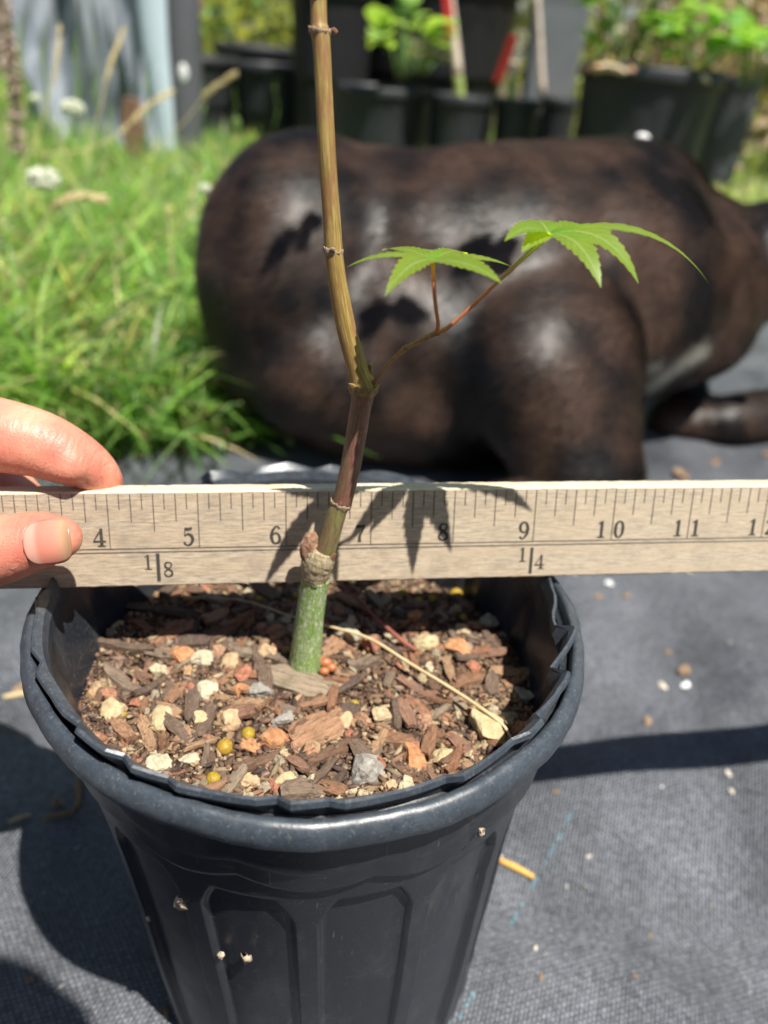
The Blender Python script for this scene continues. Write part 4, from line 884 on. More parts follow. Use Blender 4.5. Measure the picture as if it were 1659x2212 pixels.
# the short coat: a dense pile of hairs laid back along the body
FURM = M('short_dog_hair', (.03, .018, .012), .43, .50); FURM.color(FURM.attr()); FURM = FURM.m
np_, nh = len(md.polygons), 230000
nrm = np.zeros(np_*3, np.float32); md.polygons.foreach_get('normal', nrm); nrm = nrm.reshape(-1, 3); ar = np.zeros(np_, np.float32); md.polygons.foreach_get('area', ar)
ls_ = np.zeros(np_, np.int32); md.polygons.foreach_get('loop_start', ls_); li = np.zeros(len(md.loops), np.int32); md.loops.foreach_get('vertex_index', li)
view = (nrm @ np.array([0, -1., .25])) > -.35; ar = ar*view*(vc[li[ls_], 2] > .008); rr_ = np.random.default_rng(91); pi_ = rr_.choice(np_, nh, p=ar/ar.sum())
w3 = rr_.dirichlet((1, 1, 1), nh); i0, i1, i2 = li[ls_[pi_]], li[ls_[pi_]+1], li[ls_[pi_]+2]; i3 = li[np.minimum(ls_[pi_]+3, len(li)-1)]; sw = rr_.random(nh) < .5; i1 = np.where(sw, i3, i1)
root = vc[i0]*w3[:, :1]+vc[i1]*w3[:, 1:2]+vc[i2]*w3[:, 2:]; nh_ = nrm[pi_]
lie = np.array([-.75, -.05, -.62])+rr_.normal(0, .16, (nh, 3)); lie -= nh_*(np.sum(lie*nh_, 1)[:, None]); lie /= np.linalg.norm(lie, axis=1)[:, None]+1e-6
sd_ = np.cross(lie, nh_); Lh = rr_.uniform(.007, .013, nh)[:, None]; wh_ = rr_.uniform(.00016, .00034, nh)[:, None]; lift = rr_.uniform(.10, .30, nh)[:, None]
pa = root-nh_*.0003; pb = root+lie*Lh*.5+nh_*Lh*lift*.75; pc = root+lie*Lh+nh_*Lh*lift
Vh = np.stack([pa-sd_*wh_, pa+sd_*wh_, pb-sd_*wh_*.8, pb+sd_*wh_*.8, pc-sd_*wh_*.15, pc+sd_*wh_*.15], 1).reshape(-1, 3); bi = (np.arange(nh)*6)[:, None]; Fh = np.concatenate([bi+np.array([[0, 1, 3, 2]]), bi+np.array([[2, 3, 5, 4]])], 0)
cell = np.round(root/.006).astype(int); uq, inv = np.unique(cell, axis=0, return_inverse=True); inv = inv.ravel()
nz = np.array([.5+.5*(noise.noise(Vector(tuple(q_*.006*17.)))+.5*noise.noise(Vector(tuple(q_*.006*47.)))) for q_ in uq])[inv]; nz = np.clip((nz-.32)/.42, 0, 1)[:, None]
ch_ = np.array([.006, .0042, .0036])*(1-nz)+np.array([.074, .042, .028])*nz; ch_ = ch_*rr_.uniform(.55, 1.5, (nh, 1)); wm_ = wh[i0][:, None]; ch_ = ch_*(1-wm_)+np.array([.50, .48, .40])*wm_
fo = link('fur', mesh('fur', Vh, Fh, FURM, True, None, np.repeat(ch_, 6, axis=0)), dog); tag(fo, kind='stuff')
for s in (-1, 1):      # ears
    e0 = hx+np.array([.03, .045*s, .055]); V, Fc, U = tube([e0, e0+np.array([-.005, .02*s, -.01]), e0+np.array([.0, .03*s, -.045])], [.018, .02, .006], 10, 12, True, flat=.25); link('ear', mesh('ear', V, Fc, FUR), dog)
    eb, ef = ellipsoid(hx+np.array([.098, .026*s, .022]), (.007, .007, .007), None, 12, 8); link('eye', mesh('eye', eb, ef, plain('dark_eye', (.01, .007, .005), .1, .6)), dog)
nb_, nf_ = ellipsoid(hx+np.array([.178, -.012, .004]), (.010, .012, .009), None, 14, 10); link('nose', mesh('nose', nb_, nf_, plain('wet_nose', (.012, .011, .011), .25, .6)), dog)
#PART2
# ------------------------------------------------------------------ litter on the cloth
def lay(px, py, dz=.0015):
    p = ong(px, py)
    for _ in range(6): p = ong(px, py, gh(p[0], p[1]))
    return np.array([p[0], p[1], gh(p[0], p[1])+dz])
def lstrand(name, pts, r, mat, lab, cat, dz=.0015, group=None):
    P = [lay(a, b_, dz) for a, b_ in pts]; return strand(name, P, [r*.8]+[r]*(len(P)-2)+[r*.7] if len(P) > 2 else [r, r*.8], mat, None, lab, cat, 12, 7, group)
lstrand('straw', [(1078, 1862), (1112, 1878), (1152, 1899)], .0016, ORANGE, 'short orange and yellow straw on the cloth right of the pot', 'straw')
lstrand('straw', [(8, 1510), (58, 1500), (100, 1484)], .0017, STRAW, 'pale cut straw left of the pot rim', 'straw')
lstrand('straw', [(20, 1781), (40, 1772), (68, 1763)], .0009, STRAW, 'thin straw lying across the edge of the pot shadow', 'straw')
lstrand('twig', [(95, 1770), (130, 1764), (164, 1758)], .0011, TWIG, 'thin twig in the pot shadow on the left', 'twig')
lstrand('twig', [(178, 1680), (168, 1700), (172, 1722), (166, 1752)], .0014, TWIG, 'bent brown twig in the shade close to the pot', 'twig')
LIT2 = plain('dry_leaf_bit', (.28, .19, .12), .7, .2, 500, .4, .0003); PALE = plain('pale_chip', (.66, .60, .50), .6, .3, 500, .2); PERL = plain('white_perlite', (.80, .80, .78), .6, .3, 500, .1)
def flake(name, px, py, s, mat, lab, cat, seed, group=None, L=1.7):
    s *= .70
    rg = random.Random(seed); p = lay(px, py, s*.25); v, f = ellipsoid((0, 0, 0), (s*L/2, s/2, s*.13), Matrix.Rotation(rg.uniform(0, 3.1), 3, 'Z'), 9, 6)
    v = [tuple(np.array(q)+np.array([rg.uniform(-1, 1) for _ in range(3)])*s*.22) for q in v]
    o = link(name, mesh(name, v, f, mat, False)); o.location = tuple(p); return tag(o, lab, cat, group)
for i, (px, py, s, mat, lab, cat) in enumerate([
    (1316, 1264, .0062, PERL, 'round white perlite bead just under the right end of the yardstick', 'perlite'), (1293, 1290, .005, LIT2, 'tan crumb left below the white bead', 'crumb'), (1352, 1288, .005, LIT2, 'orange tan crumb right below the white bead', 'crumb'),
    (1478, 1452, .009, LIT2, 'tan leaf scrap on the cloth right of the pot', 'leaf scrap'), (1480, 1482, .0055, PERL, 'white perlite ring under the tan leaf scrap', 'perlite'), (1430, 1482, .005, PALE, 'pale bead left of the white perlite ring', 'perlite'), (1443, 1410, .004, LIT2, 'tiny orange crumb above the tan scrap', 'crumb'),
    (1400, 1560, .006, LIT2, 'orange crumb lying on the edge of the yardstick shadow', 'crumb'), (1430, 1700, .0016, PERL, 'tiny white fleck right of the blue thread', 'fleck'), (1573, 1672, .0035, PALE, 'pale grain near the right edge of the picture', 'grain'), (1580, 1710, .003, PALE, 'small pale grain below the other one at the right edge', 'grain'),
    (1170, 2110, .0022, LIT2, 'round tan grain low on the cloth', 'grain'), (1157, 2048, .002, PALE, 'small pale grain above the round tan one', 'grain'), (1405, 2020, .0016, LIT2, 'tiny orange grain low right', 'grain'), (1272, 1850, .0022, PALE, 'yellowish grain right of the blue thread', 'grain'), (1200, 1712, .003, LIT2, 'tan grain at the top of the blue thread', 'grain'),
    (1545, 1000, .012, LIT2, 'tan leaf scrap in front of the dog paw', 'leaf scrap'), (1470, 1030, .015, LIT2, 'larger tan leaf scrap just above the yardstick', 'leaf scrap'), (1655, 985, .010, LIT2, 'leaf scrap at the right edge below the paw', 'leaf scrap'), (1570, 790, .012, PALE, 'curled pale scrap on the cloth behind the paw', 'leaf scrap'), (1580, 770, .009, PALE, 'small pale curl behind the paw', 'leaf scrap'),
    (60, 1490, .011, LIT2, 'reddish leaf scrap on the cloth left of the rim', 'leaf scrap'), (122, 1735, .0055, LIT2, 'dark red seed husk in the pot shadow', 'husk'), (62, 2115, .003, LIT2, 'orange grain at the bottom left', 'grain'), (360, 2193, .003, LIT2, 'orange crumb at the foot of the pot', 'crumb'), (350, 2180, .0022, LIT2, 'small tan crumb touching the foot of the pot', 'crumb'), (945, 2145, .0075, LIT2, 'feathery dry husk at the right foot of the pot', 'husk'), (1075, 1850, .004, PALE, 'pale grains near the orange straw', 'grain')]):
    flake(cat.replace(' ', '_'), px, py, s, mat, lab, cat, i)
# lint, dust and tiny debris strewn over the cloth
Vs, Fs, Cs = [], [], []; nb = 0; rg = random.Random(41)
for i in range(2600):
    x = rg.uniform(-.3, .9); y = rg.uniform(-.12, .8)
    if math.hypot(x, y) < .07: continue
    s = rg.choice((.0003, .0004, .0005, .0007, .0012)); A = rg.uniform(0, 6.3); st = rg.choice((1, 1, 2, 4)); Pq = icv*np.array([s*st, s, s*.5]); Pq = np.stack([Pq[:, 0]*math.cos(A)-Pq[:, 1]*math.sin(A)+x, Pq[:, 0]*math.sin(A)+Pq[:, 1]*math.cos(A)+y, Pq[:, 2]+gh(x, y)+s*.3], 1)
    Vs.append(Pq); Fs.append(icf+nb); nb += 7; Cs.append(np.tile(np.array(rg.choice([(.6, .58, .54), (.45, .33, .2), (.5, .48, .44), (.35, .22, .12)])), (7, 1)))
tag(link('fine_debris', mesh('fine_debris', np.vstack(Vs), np.vstack(Fs), FINES, False, None, np.vstack(Cs))), kind='stuff')

# ------------------------------------------------------------------ grass
PAL = np.array([(.060, .135, .022), (.095, .19, .035), (.14, .25, .05), (.04, .095, .022), (.19, .29, .075), (.13, .22, .08), (.25, .31, .10), (.36, .31, .15), (.46, .36, .22)])
def blades(name, x, y, h, wdt, lean, palw, seed, z0=-.004, nseg=5):
    r = np.random.default_rng(seed); n = len(x); az = r.uniform(0, 2*np.pi, n); ln = lean*r.uniform(.4, 1.5, n); tw = az+np.pi/2+r.normal(0, .5, n)
    t = np.linspace(0, 1, nseg)[None, :]; H = h[:, None]
    off = ln[:, None]*H*t**2; zz = H*(t-.35*ln[:, None]*t**2.2); cx = x[:, None]+np.cos(az)[:, None]*off; cy = y[:, None]+np.sin(az)[:, None]*off
    ww = wdt[:, None]*(1-t**1.7)*.5+.00012; dx = np.cos(tw)[:, None]*ww; dy = np.sin(tw)[:, None]*ww
    z = np.maximum(zz, .002)+z0; V = np.stack([np.stack([cx-dx, cy-dy, z], -1), np.stack([cx+dx, cy+dy, z+.0], -1)], 2).reshape(n*nseg*2, 3)
    b_ = (np.arange(n)*nseg*2)[:, None]+np.arange(nseg-1)[None, :]*2; Fc = np.stack([b_, b_+1, b_+3, b_+2], -1).reshape(-1, 4)
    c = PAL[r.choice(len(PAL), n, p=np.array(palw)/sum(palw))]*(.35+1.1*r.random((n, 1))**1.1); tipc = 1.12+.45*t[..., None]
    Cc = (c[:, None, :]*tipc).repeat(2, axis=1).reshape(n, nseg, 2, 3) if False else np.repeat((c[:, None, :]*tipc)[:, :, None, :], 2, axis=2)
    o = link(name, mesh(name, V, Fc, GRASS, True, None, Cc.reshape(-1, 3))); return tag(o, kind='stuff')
def scatter(n, x0_, x1_, y0_, y1_, keep, seed, pw=1.0):
    r = np.random.default_rng(seed); X = []; 
    xs = r.uniform(x0_, x1_, n*3); ys_ = y0_+(y1_-y0_)*r.uniform(0, 1, n*3)**pw; k_ = keep(xs, ys_, r); return xs[k_][:n], ys_[k_][:n]
# left edge of the lawn against the cloth runs back from beside the pot
def kl(x, y, r): lim = -.205+.17*np.clip((y-.40)/.10, 0, 1)+r.normal(0, .012, len(x)); lim = np.where(y > .47, np.where(y < .82, np.where(y < .53, -.085-.9*(y-.47), -.15), .02), lim); return (x < lim) & (x > -.32-.62*y)
x, y = scatter(19000, -.95, .0, .40, 1.05, kl, 1)
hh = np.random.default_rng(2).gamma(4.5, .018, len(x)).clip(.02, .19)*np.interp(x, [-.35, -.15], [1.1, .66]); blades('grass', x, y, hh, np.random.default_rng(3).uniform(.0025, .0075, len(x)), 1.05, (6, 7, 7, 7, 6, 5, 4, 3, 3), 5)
x, y = scatter(26000, -2.6, .1, 1.0, 3.4, lambda x, y, r: x > -.32-.62*y, 7)
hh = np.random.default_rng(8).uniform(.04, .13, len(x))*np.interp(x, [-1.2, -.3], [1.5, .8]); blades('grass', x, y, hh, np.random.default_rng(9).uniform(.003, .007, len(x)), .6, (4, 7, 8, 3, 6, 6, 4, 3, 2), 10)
x, y = scatter(24000, -.1, 3.4, .95, 4.2, lambda x, y, r: (y > 1.05+.10*np.sin(x*5)+r.normal(0, .02, len(x))), 12)
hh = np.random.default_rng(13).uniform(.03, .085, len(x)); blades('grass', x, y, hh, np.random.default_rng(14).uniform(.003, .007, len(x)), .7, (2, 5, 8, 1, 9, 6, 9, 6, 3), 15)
x, y = scatter(5200, .28, 1.7, 1.08, 2.3, lambda x, y, r: r.random(len(x)) > 0, 16); blades('grass', x, y, np.random.default_rng(17).uniform(.05, .11, len(x)), np.random.default_rng(18).uniform(.003, .007, len(x)), .8, (1, 3, 6, 0, 9, 5, 12, 9, 2), 19)
x, y = scatter(1700, -.95, .0, .42, 1.15, kl, 61)
blades('long_grass', x, y, np.random.default_rng(62).uniform(.10, .22, len(x))*np.interp(x, [-.35, -.15], [1.0, .62]), np.random.default_rng(63).uniform(.0045, .0085, len(x)), 1.1, (1, 4, 7, 1, 9, 6, 8, 3, 3), 64, -.004, 8)
# clover leaves low in the sward
r = np.random.default_rng(31); n = 5200; xs, ys2 = scatter(n, -.95, 0, .41, 1.2, kl, 32); n = len(xs); Vl, Fl, Cl = [], [], []; nb = 0
for i in range(n):
    zc = r.uniform(.012, .055); s = r.uniform(.004, .0085); a0_ = r.uniform(0, 6.3); c = PAL[r.integers(0, 4)]*r.uniform(.8, 1.6)
    nrm = r.normal(0, .35, 2)
    for q in range(3):
        a_ = a0_+q*2.094; ca, sa = math.cos(a_), math.sin(a_); L = [(0, 0), (.45, -.42), (.95, -.45), (1.05, 0), (.95, .45), (.45, .42)]
        Vl += [(xs[i]+s*(u_*ca-v_*sa), ys2[i]+s*(u_*sa+v_*ca), zc+s*(nrm[0]*(u_*ca-v_*sa)+nrm[1]*(u_*sa+v_*ca))+s*.25*abs(v_)) for u_, v_ in L]; Fl.append([nb, nb+1, nb+2, nb+3, nb+4, nb+5]); nb += 6; Cl += [c]*6
tag(link('clover_leaves', mesh('clover_leaves', np.array(Vl), np.array(Fl), GRASS, True, None, np.array(Cl))), kind='stuff')
# long blades leaning out over the cloth, clover heads, seed heads
LONG = mat_leaf('long_blade', (.12, .22, .05), (.20, .30, .09), (.35, .50, .08), .4, False)
def ribbon(name, P, wd, mat, lab, cat, n=24, group=None):
    C = catmull(np.array(P), n); T = np.gradient(C, axis=0); T /= np.linalg.norm(T, axis=1)[:, None]; V = []; UVs = []
    for i in range(n):
        t = i/(n-1); s = np.cross(T[i], (0, .3, 1.)); s /= np.linalg.norm(s); nn_ = np.cross(s, T[i]); w2 = wd*.5*min(1, 4*t+.3)*(1-t**3)
        for q_, dz in ((-1, .25), (0, 0), (1, .25)): V.append(C[i]+s*w2*q_+nn_*w2*dz); UVs.append((q_, t))
    o = link(name, mesh(name, V, [(i*3+j, i*3+j+1, i*3+3+j+1, i*3+3+j) for i in range(n-1) for j in range(2)], mat, True, UVs)); rebase(o, tuple(C[0])); return tag(o, lab, cat, group)
DRYB = plain('dry_blade', (.46, .30, .15), .6, .3, 100, .3)
for pts, wd, mt, lab in [
    ([(440, 880, .50), (520, 900, .47), (580, 930, .45), (625, 950, .44)], .008, LONG, 'broad yellow green blade reaching over the cloth towards the stem'),
    ([(560, 890, .52), (640, 893, .49), (700, 888, .47), (760, 890, .46)], .006, LONG, 'flat bright green blade in the shade below the dog belly'),
    ([(440, 720, .52), (500, 760, .49), (540, 820, .47), (575, 842, .46)], .005, LONG, 'pale blade arching down in front of the dog rump'),
    ([(380, 600, .60), (440, 585, .56), (480, 610, .54), (505, 640, .53)], .005, LONG, 'thin blade curling over the dog haunch'),
    ([(100, 700, .56), (170, 640, .54), (215, 570, .53), (245, 525, .53)], .0050, DRYB, 'dry orange brown stalk slanting up through the grass'),
    ([(0, 950, .50), (90, 930, .48), (170, 950, .47)], .006, DRYB, 'dead blade low in the grass by the hand')]:
    ribbon('grass_blade', [at(a, b_, Y) for a, b_, Y in pts], wd, mt, lab, 'grass blade')
CLW = M('clover_white', (.74, .76, .62), .7, .2); CLW.translucent((.7, .75, .5), .3); CLW = CLW.m; STALK = plain('clover_stalk', (.12, .22, .06), .6, .3)
def clover(px, py, Y, rpx, lab):
    c = at(px, py, Y); r_ = depth(c)*rpx/F; th = empty('clover_flower', (c[0]+.004, c[1]+.01, 0), lab, 'clover flower', 'white clover flowers in the grass')
    b = MB(); rg = random.Random(px)
    for k in range(170):
        z = rg.uniform(-.75, .95); a = rg.uniform(0, 6.3); d_ = Vector((math.sqrt(1-z*z)*math.cos(a), math.sqrt(1-z*z)*math.sin(a), z)); d_.z = d_.z*.7+.15; p0 = np.array(c)+np.array(d_)*r_*.35; p1 = np.array(c)+np.array(d_)*r_*rg.uniform(.85, 1.1)
        V, Fc, U = tube([p0, (p0+p1)/2, p1], [r_*.08, r_*.17, r_*.10], 4, 5); b.add(V, Fc)
    link('petals', b.me('petals', CLW, False), th)
    V, Fc, U = tube([(c[0]+.004, c[1]+.01, 0), (c[0]+.006, c[1]+.004, c[2]*.6), tuple(c)], [.0009, .0008, .0008], 10, 6); link('stalk', mesh('stalk', V, Fc, STALK), th)
clover(95, 392, .66, 34, 'big white clover head in the grass at the left edge'); clover(157, 238, 1.0, 25, 'white clover head against the grey sheet at upper left'); clover(110, 818, .50, 22, 'pale clover head half hidden low in the grass')
clover(442, 410, .80, 14, 'tiny clover head touching the dog rump'); clover(77, 215, 1.2, 12, 'small clover head left of the larger one by the sheet')
SEED = plain('ripe_seed_head', (.55, .46, .24), .7, .2, 200, .3)
def seedhead(pts, wpx, lab, frac=.45):
    P = np.array([at(a, b_, Y) for a, b_, Y in pts]); C = catmull(P, 60); th = empty('seed_head', tuple(C[0]), lab, 'grass seed head'); r_ = depth(C[-1])*wpx/2/F
    V, Fc, U = tube(P, [r_*.16]*len(P), 40, 6); link('stalk', mesh('stalk', V, Fc, SEED), th); b = MB(); rg = random.Random(int(pts[0][0]))
    for k in range(110):
        i = int(60*(1-frac)+rg.random()*60*frac*.99); p0 = C[min(i, 58)]; t = C[min(i+1, 59)]-p0; t /= np.linalg.norm(t)+1e-9; s = np.array([rg.gauss(0, 1) for _ in range(3)]); s /= np.linalg.norm(s); p1 = p0+t*r_*1.8+s*r_*.8
        V, Fc, U = tube([p0, (p0+p1)/2, p1], [r_*.08, r_*.22, r_*.04], 4, 4); b.add(V, Fc)
    link('seeds', b.me('seeds', SEED, False), th)
seedhead([(0, 610, .60), (40, 560, .60), (80, 500, .60), (120, 445, .60), (165, 425, .61), (215, 428, .62)], 24, 'arching wheat coloured seed head at the left')
seedhead([(60, 330, .9), (150, 330, .92), (240, 300, .95), (320, 230, .98), (365, 200, 1.0)], 16, 'slanting straw coloured seed head before the grey sheet')
seedhead([(330, 330, 1.0), (400, 260, 1.0), (450, 200, 1.0), (500, 165, 1.0)], 18, 'green seed head left of the dog rump'); seedhead([(180, 360, .9), (215, 240, .92), (235, 150, .94), (265, 70, .96)], 15, 'upright seed head in front of the grey sheet')
seedhead([(40, 380, .85), (95, 250, .88), (120, 150, .9), (128, 60, .92)], 13, 'tall thin seed head near the left edge')
for k, (px, py, Y, lx, h_) in enumerate([(90, 360, 1.2, 100, 330), (150, 330, 1.2, 175, 300), (240, 300, 1.25, 200, 250), (60, 400, 1.1, 45, 360), (200, 420, 1.1, 215, 300), (300, 340, 1.3, 330, 220), (20, 330, 1.3, 60, 330), (420, 300, 1.4, 455, 150), (495, 290, 1.4, 515, 130), (590, 290, 1.5, 600, 130)]):
    a = at(px, py, Y); bb = at(lx, py-h_, Y+.03); ribbon('tall_grass_blade', [a, (a*.6+bb*.4)+np.array([.006, 0, 0]), (a*.25+bb*.75)+np.array([-.004, 0, 0]), bb], .007, LONG, ['tall grass blade before the grey sheet', 'slanting tall blade beside it', 'blade right of the slanting one', 'tall blade at the far left', 'blade between the clovers and the sheet', 'blade by the brown stake', 'blade at the left frame edge', 'tall blade before the dark pots', 'blade before the shaded pots', 'thin blade left of the stem'][k], 'grass blade', 24, 'tall single grass blades at the left')

# ------------------------------------------------------------------ background pots and plants
BPOT = plain('dull_black_pot', (.022, .024, .027), .5, .4, 30, .35); GPOT = plain('sunlit_grey_pot', (.16, .175, .19), .5, .4, 20, .2)  # GPOT: a black pot's plastic with sunlight put into its paler colour
MULCH = mat_speck('pot_mulch', [(.16, .09, .06), (.40, .24, .14), (.60, .42, .28)], 120, .004, .9)
def bpot(x, y, R, H, lab, mat=BPOT, mul=MULCH, group=None, ribs=16, taper=.8, z0=0.):
    th = empty('plant_pot', (x, y, z0), lab, 'plant pot', group)
    def dd(r, z, a, i): return (r*(1+(.02*(.5+.5*math.cos(a*ribs)) if 3 <= i <= 6 else 0)), z)
    V, Fc, U = lathe([(.001, z0+.002), (R*taper*.95, z0+.002), (R*taper, z0+.01), (R*(taper+.02), z0+.03), (R*(taper*.5+.48), z0+H*.5), (R*.95, z0+H*.80), (R*.955, z0+H*.82), (R*.975, z0+H*.88), (R*.98, z0+H*.90)], 64, x, y, dd); link('pot_wall', mesh('pot_wall', V, Fc, mat), th)
    V, Fc, U = lathe([(R*.975, z0+H*.895), (R*1.02, z0+H*.90), (R*1.035, z0+H*.93), (R*1.03, z0+H*.985), (R*1.0, z0+H), (R*.965, z0+H*.99), (R*.95, z0+H*.85), (R*.93, z0+H*.5)], 64, x, y); link('rim', mesh('rim', V, Fc, mat), th)
    V, Fc, U = lathe([(.001, z0+H*.93), (R*.4, z0+H*.935), (R*.8, z0+H*.92), (R*.955, z0+H*.9)], 40, x, y, lambda r, z, a, i: (r, z+.008*noise.noise(Vector((r*30*math.cos(a)+x*9, r*30*math.sin(a), 0))))); link('potting_soil', mesh('potting_soil', V, Fc, mul), th)
    return th
def ppos(pl, pr, prim, Y, lab, **kw):
    """a pot whose rim spans two places of the picture, standing on the ground at distance Y"""
    a, b_ = at(pl, prim, Y), at(pr, prim+(pr-pl)*math.tan(ROLL), Y); R = abs(b_[0]-a[0])/2; zr = (a[2]+b_[2])/2
    t_ = bpot((a[0]+b_[0])/2, Y, R/1.03, zr, lab, **kw); return (a[0]+b_[0])/2, Y, zr, R, t_
pA = ppos(726, 928, 176, 1.95, 'low black pot holding the lime green seedling')
pB = ppos(930, 1068, 198, 1.92, 'black pot with the white barked stake, middle of the row'); pC = ppos(1072, 1170, 208, 1.93, 'small black pot with the red plant tag'); pD = ppos(1172, 1250, 206, 2.05, 'small black pot at the right end of the row')
pE = ppos(1258, 1566, 128, 1.75, 'large black pot with lobed green leaves and wood chips', taper=.84); PE_ROOT = pE[4]; pF = ppos(1545, 1652, 160, 2.5, 'grey lit pot at the far right edge', mat=plain('sunlit_pot', (.07, .075, .085), .5, .4, 20, .2))  # far right pot: sunlight put into its colour, paler than the other pots
bpot(.03, 2.62, .26, .52, 'big black tub standing behind the row of small pots', mat=plain('black_tub', (.012, .012, .014), .5, .35, 20, .3)); bpot(-.245, 2.35, .115, .46, 'tall black pot directly behind the stem', mat=plain('black_pot_two', (.014, .014, .016), .5, .35, 20, .3)); bpot(-.43, 2.5, .12, .25, 'black pot left of the stem in the shade'); bpot(-.66, 2.5, .12, .255, 'black pot beside the grey sheet'); bpot(-.55, 2.9, .15, .29, 'dark pot behind the two shaded ones')
# square tree pot
a = at(1128, 212, 2.12); bb = at(1238, 214, 2.12); xc = (a[0]+bb[0])/2; hw = (bb[0]-a[0])/2
th = empty('tree_pot', (xc, 2.16, 0), 'tall narrow sunlit grey tree pot rising behind the red tag', 'plant pot')
V = [];
for k, (z, s) in enumerate([(0, .8), (.004, .82), (.30, .92), (.44, 1.0), (.47, 1.05), (.485, 1.05), (.485, .98), (.40, .92)]): V += [(xc+sx_*hw*s, 2.16+sy_*hw*s, z) for sx_, sy_ in ((-1, -1), (-.9, -1.03), (.9, -1.03), (1, -1), (1, 1), (-1, 1))]
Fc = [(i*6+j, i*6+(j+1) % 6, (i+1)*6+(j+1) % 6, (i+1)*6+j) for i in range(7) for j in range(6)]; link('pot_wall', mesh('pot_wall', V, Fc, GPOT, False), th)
V, Fc, U = lathe([(.001, .42), (hw*.95, .42)], 12, xc, 2.16); link('potting_soil', mesh('potting_soil', V, Fc, MULCH), th)
# plants
def lmat(nm, a, b_, tr, f=.45): return mat_leaf(nm, a, b_, tr, f, False)
LIME = lmat('lime_leaf', (.20, .36, .06), (.34, .50, .14), (.50, .75, .08)); MIDG = lmat('mid_green_leaf', (.11, .24, .06), (.20, .36, .12), (.35, .60, .08)); YELG = lmat('yellow_green_leaf', (.24, .30, .05), (.38, .42, .10), (.55, .60, .08)); DULL = lmat('dull_leaf', (.10, .13, .05), (.24, .22, .10), (.25, .28, .08)); REDL = lmat('dark_red_leaf', (.20, .06, .06), (.34, .14, .12), (.40, .12, .10)); TAN = lmat('dead_leaf', (.38, .26, .16), (.55, .42, .28), (.4, .3, .2), .2)
def blade_leaf(mb, base, tip, wd, curl=.2, n=6, wavy=0, seed=0):
    base = np.array(base); tip = np.array(tip); T = tip-base; L = np.linalg.norm(T); T /= L+1e-9; s = np.cross(T, (0, 0, 1.)); s /= np.linalg.norm(s)+1e-9; u_ = np.cross(s, T); V = []; UVs = []; rg = random.Random(seed)
    for i in range(n):
        t = i/(n-1); ww = wd*math.sin(math.pi*min(1, .08+t*.92))**.8*(1+wavy*rg.uniform(-1, 1)); c = base+T*L*t+u_*L*curl*4*t*(1-t)*.5
        for q_ in (-1, 0, 1): V.append(c+s*q_*ww+u_*abs(q_)*ww*.3*(1+wavy*rg.uniform(-1, 1))); UVs.append((q_, t))
    mb.add(V, [(i*3+j, i*3+j+1, i*3+3+j+1, i*3+3+j) for i in range(n-1) for j in range(2)], UVs)
def potplant(name, c, ht, spread, nleaf, lsize, mat, lab, cat, seed, up=.7, wavy=.15, group=None, wide=.36, stemmat=STALK):
    rg = random.Random(seed); th = empty(name, tuple(c), lab, cat, group); c = np.array(c)
    b = MB(); sb = MB()
    for k in range(nleaf):
        a = rg.uniform(0, 6.3); r_ = spread*math.sqrt(rg.random()); h_ = ht*rg.uniform(.35, 1.0)*(1-.35*r_/spread); p = c+np.array([r_*math.cos(a), r_*math.sin(a), h_]); st0 = c+np.array([.25*r_*math.cos(a), .25*r_*math.sin(a), 0])
        if k % 3 == 0:
            V, Fc, U = tube([st0, (st0+p)/2+np.array([0, 0, .15*ht]), p], [.0022, .0018, .0012], 6, 5); sb.add(V, Fc)
        d_ = np.array([math.cos(a+rg.uniform(-.9, .9)), math.sin(a+rg.uniform(-.9, .9)), rg.uniform(-.2, up)]); d_ /= np.linalg.norm(d_); s = lsize*rg.uniform(.6, 1.25)
        me_ = MB(); blade_leaf(me_, p, p+d_*s, s*wide, rg.uniform(-.1, .5), 6, wavy, k); V_ = me_.V
        if k < 24 and lsize > .03: link('leaf', me_.me('leaf', mat), th)
        else: b.add(V_, me_.F, me_.UV)
    if b.V: o = link('leaves', b.me('leaves', mat), th); tag(o, kind='stuff')
    if sb.V: link('stems', sb.me('stems', stemmat), th)
    return th
c = at(872, 168, 1.90); potplant('leafy_seedling', c, .17, .075, 20, .065, LIME, 'lime green round leaved seedling in the low black pot', 'plant', 3, .9, .1, None, .45)
c = at(905, 160, 1.98); potplant('weed_tuft', c, .10, .08, 46, .03, DULL, 'dull weedy growth behind the lime seedling', 'plant', 4)
c = at(1400, 135, 1.72); potplant('lobed_leaf_plant', c-np.array([.05, 0, 0]), .26, .12, 44, .085, MIDG, 'tall lobed green plant in the middle of the large pot', 'plant', 6, .6, .35); c = at(1500, 150, 1.70); potplant('lobed_leaf_plant', c, .10, .10, 40, .075, lmat('fresh_leaf', (.14, .30, .06), (.26, .46, .14), (.4, .7, .08)), 'low spreading green plant at the right of the large pot', 'plant', 8, .3, .4)
c = at(1300, 128, 1.66); potplant('leaf_shoot', c, .07, .012, 5, .055, lmat('deep_leaf', (.08, .18, .03), (.14, .28, .05), (.3, .5, .03)), 'single pointed leaf shoot at the left rim of the large pot', 'plant', 9, 1.4, .1)
c = at(1600, 40, 2.3); potplant('red_leaved_maple', c-np.array([-.1, 0, .15]), .45, .22, 120, .06, REDL, 'dark red leaved maple in the upper right corner', 'plant', 12, .2, .1, None, .22)
rg = random.Random(77); CH = [mat_speck('orange_wood_chip', [(.50, .26, .14), (.66, .42, .26)], 90, .001, .8), mat_speck('tan_wood_chip', [(.55, .42, .28), (.72, .60, .44)], 90, .001, .8)]
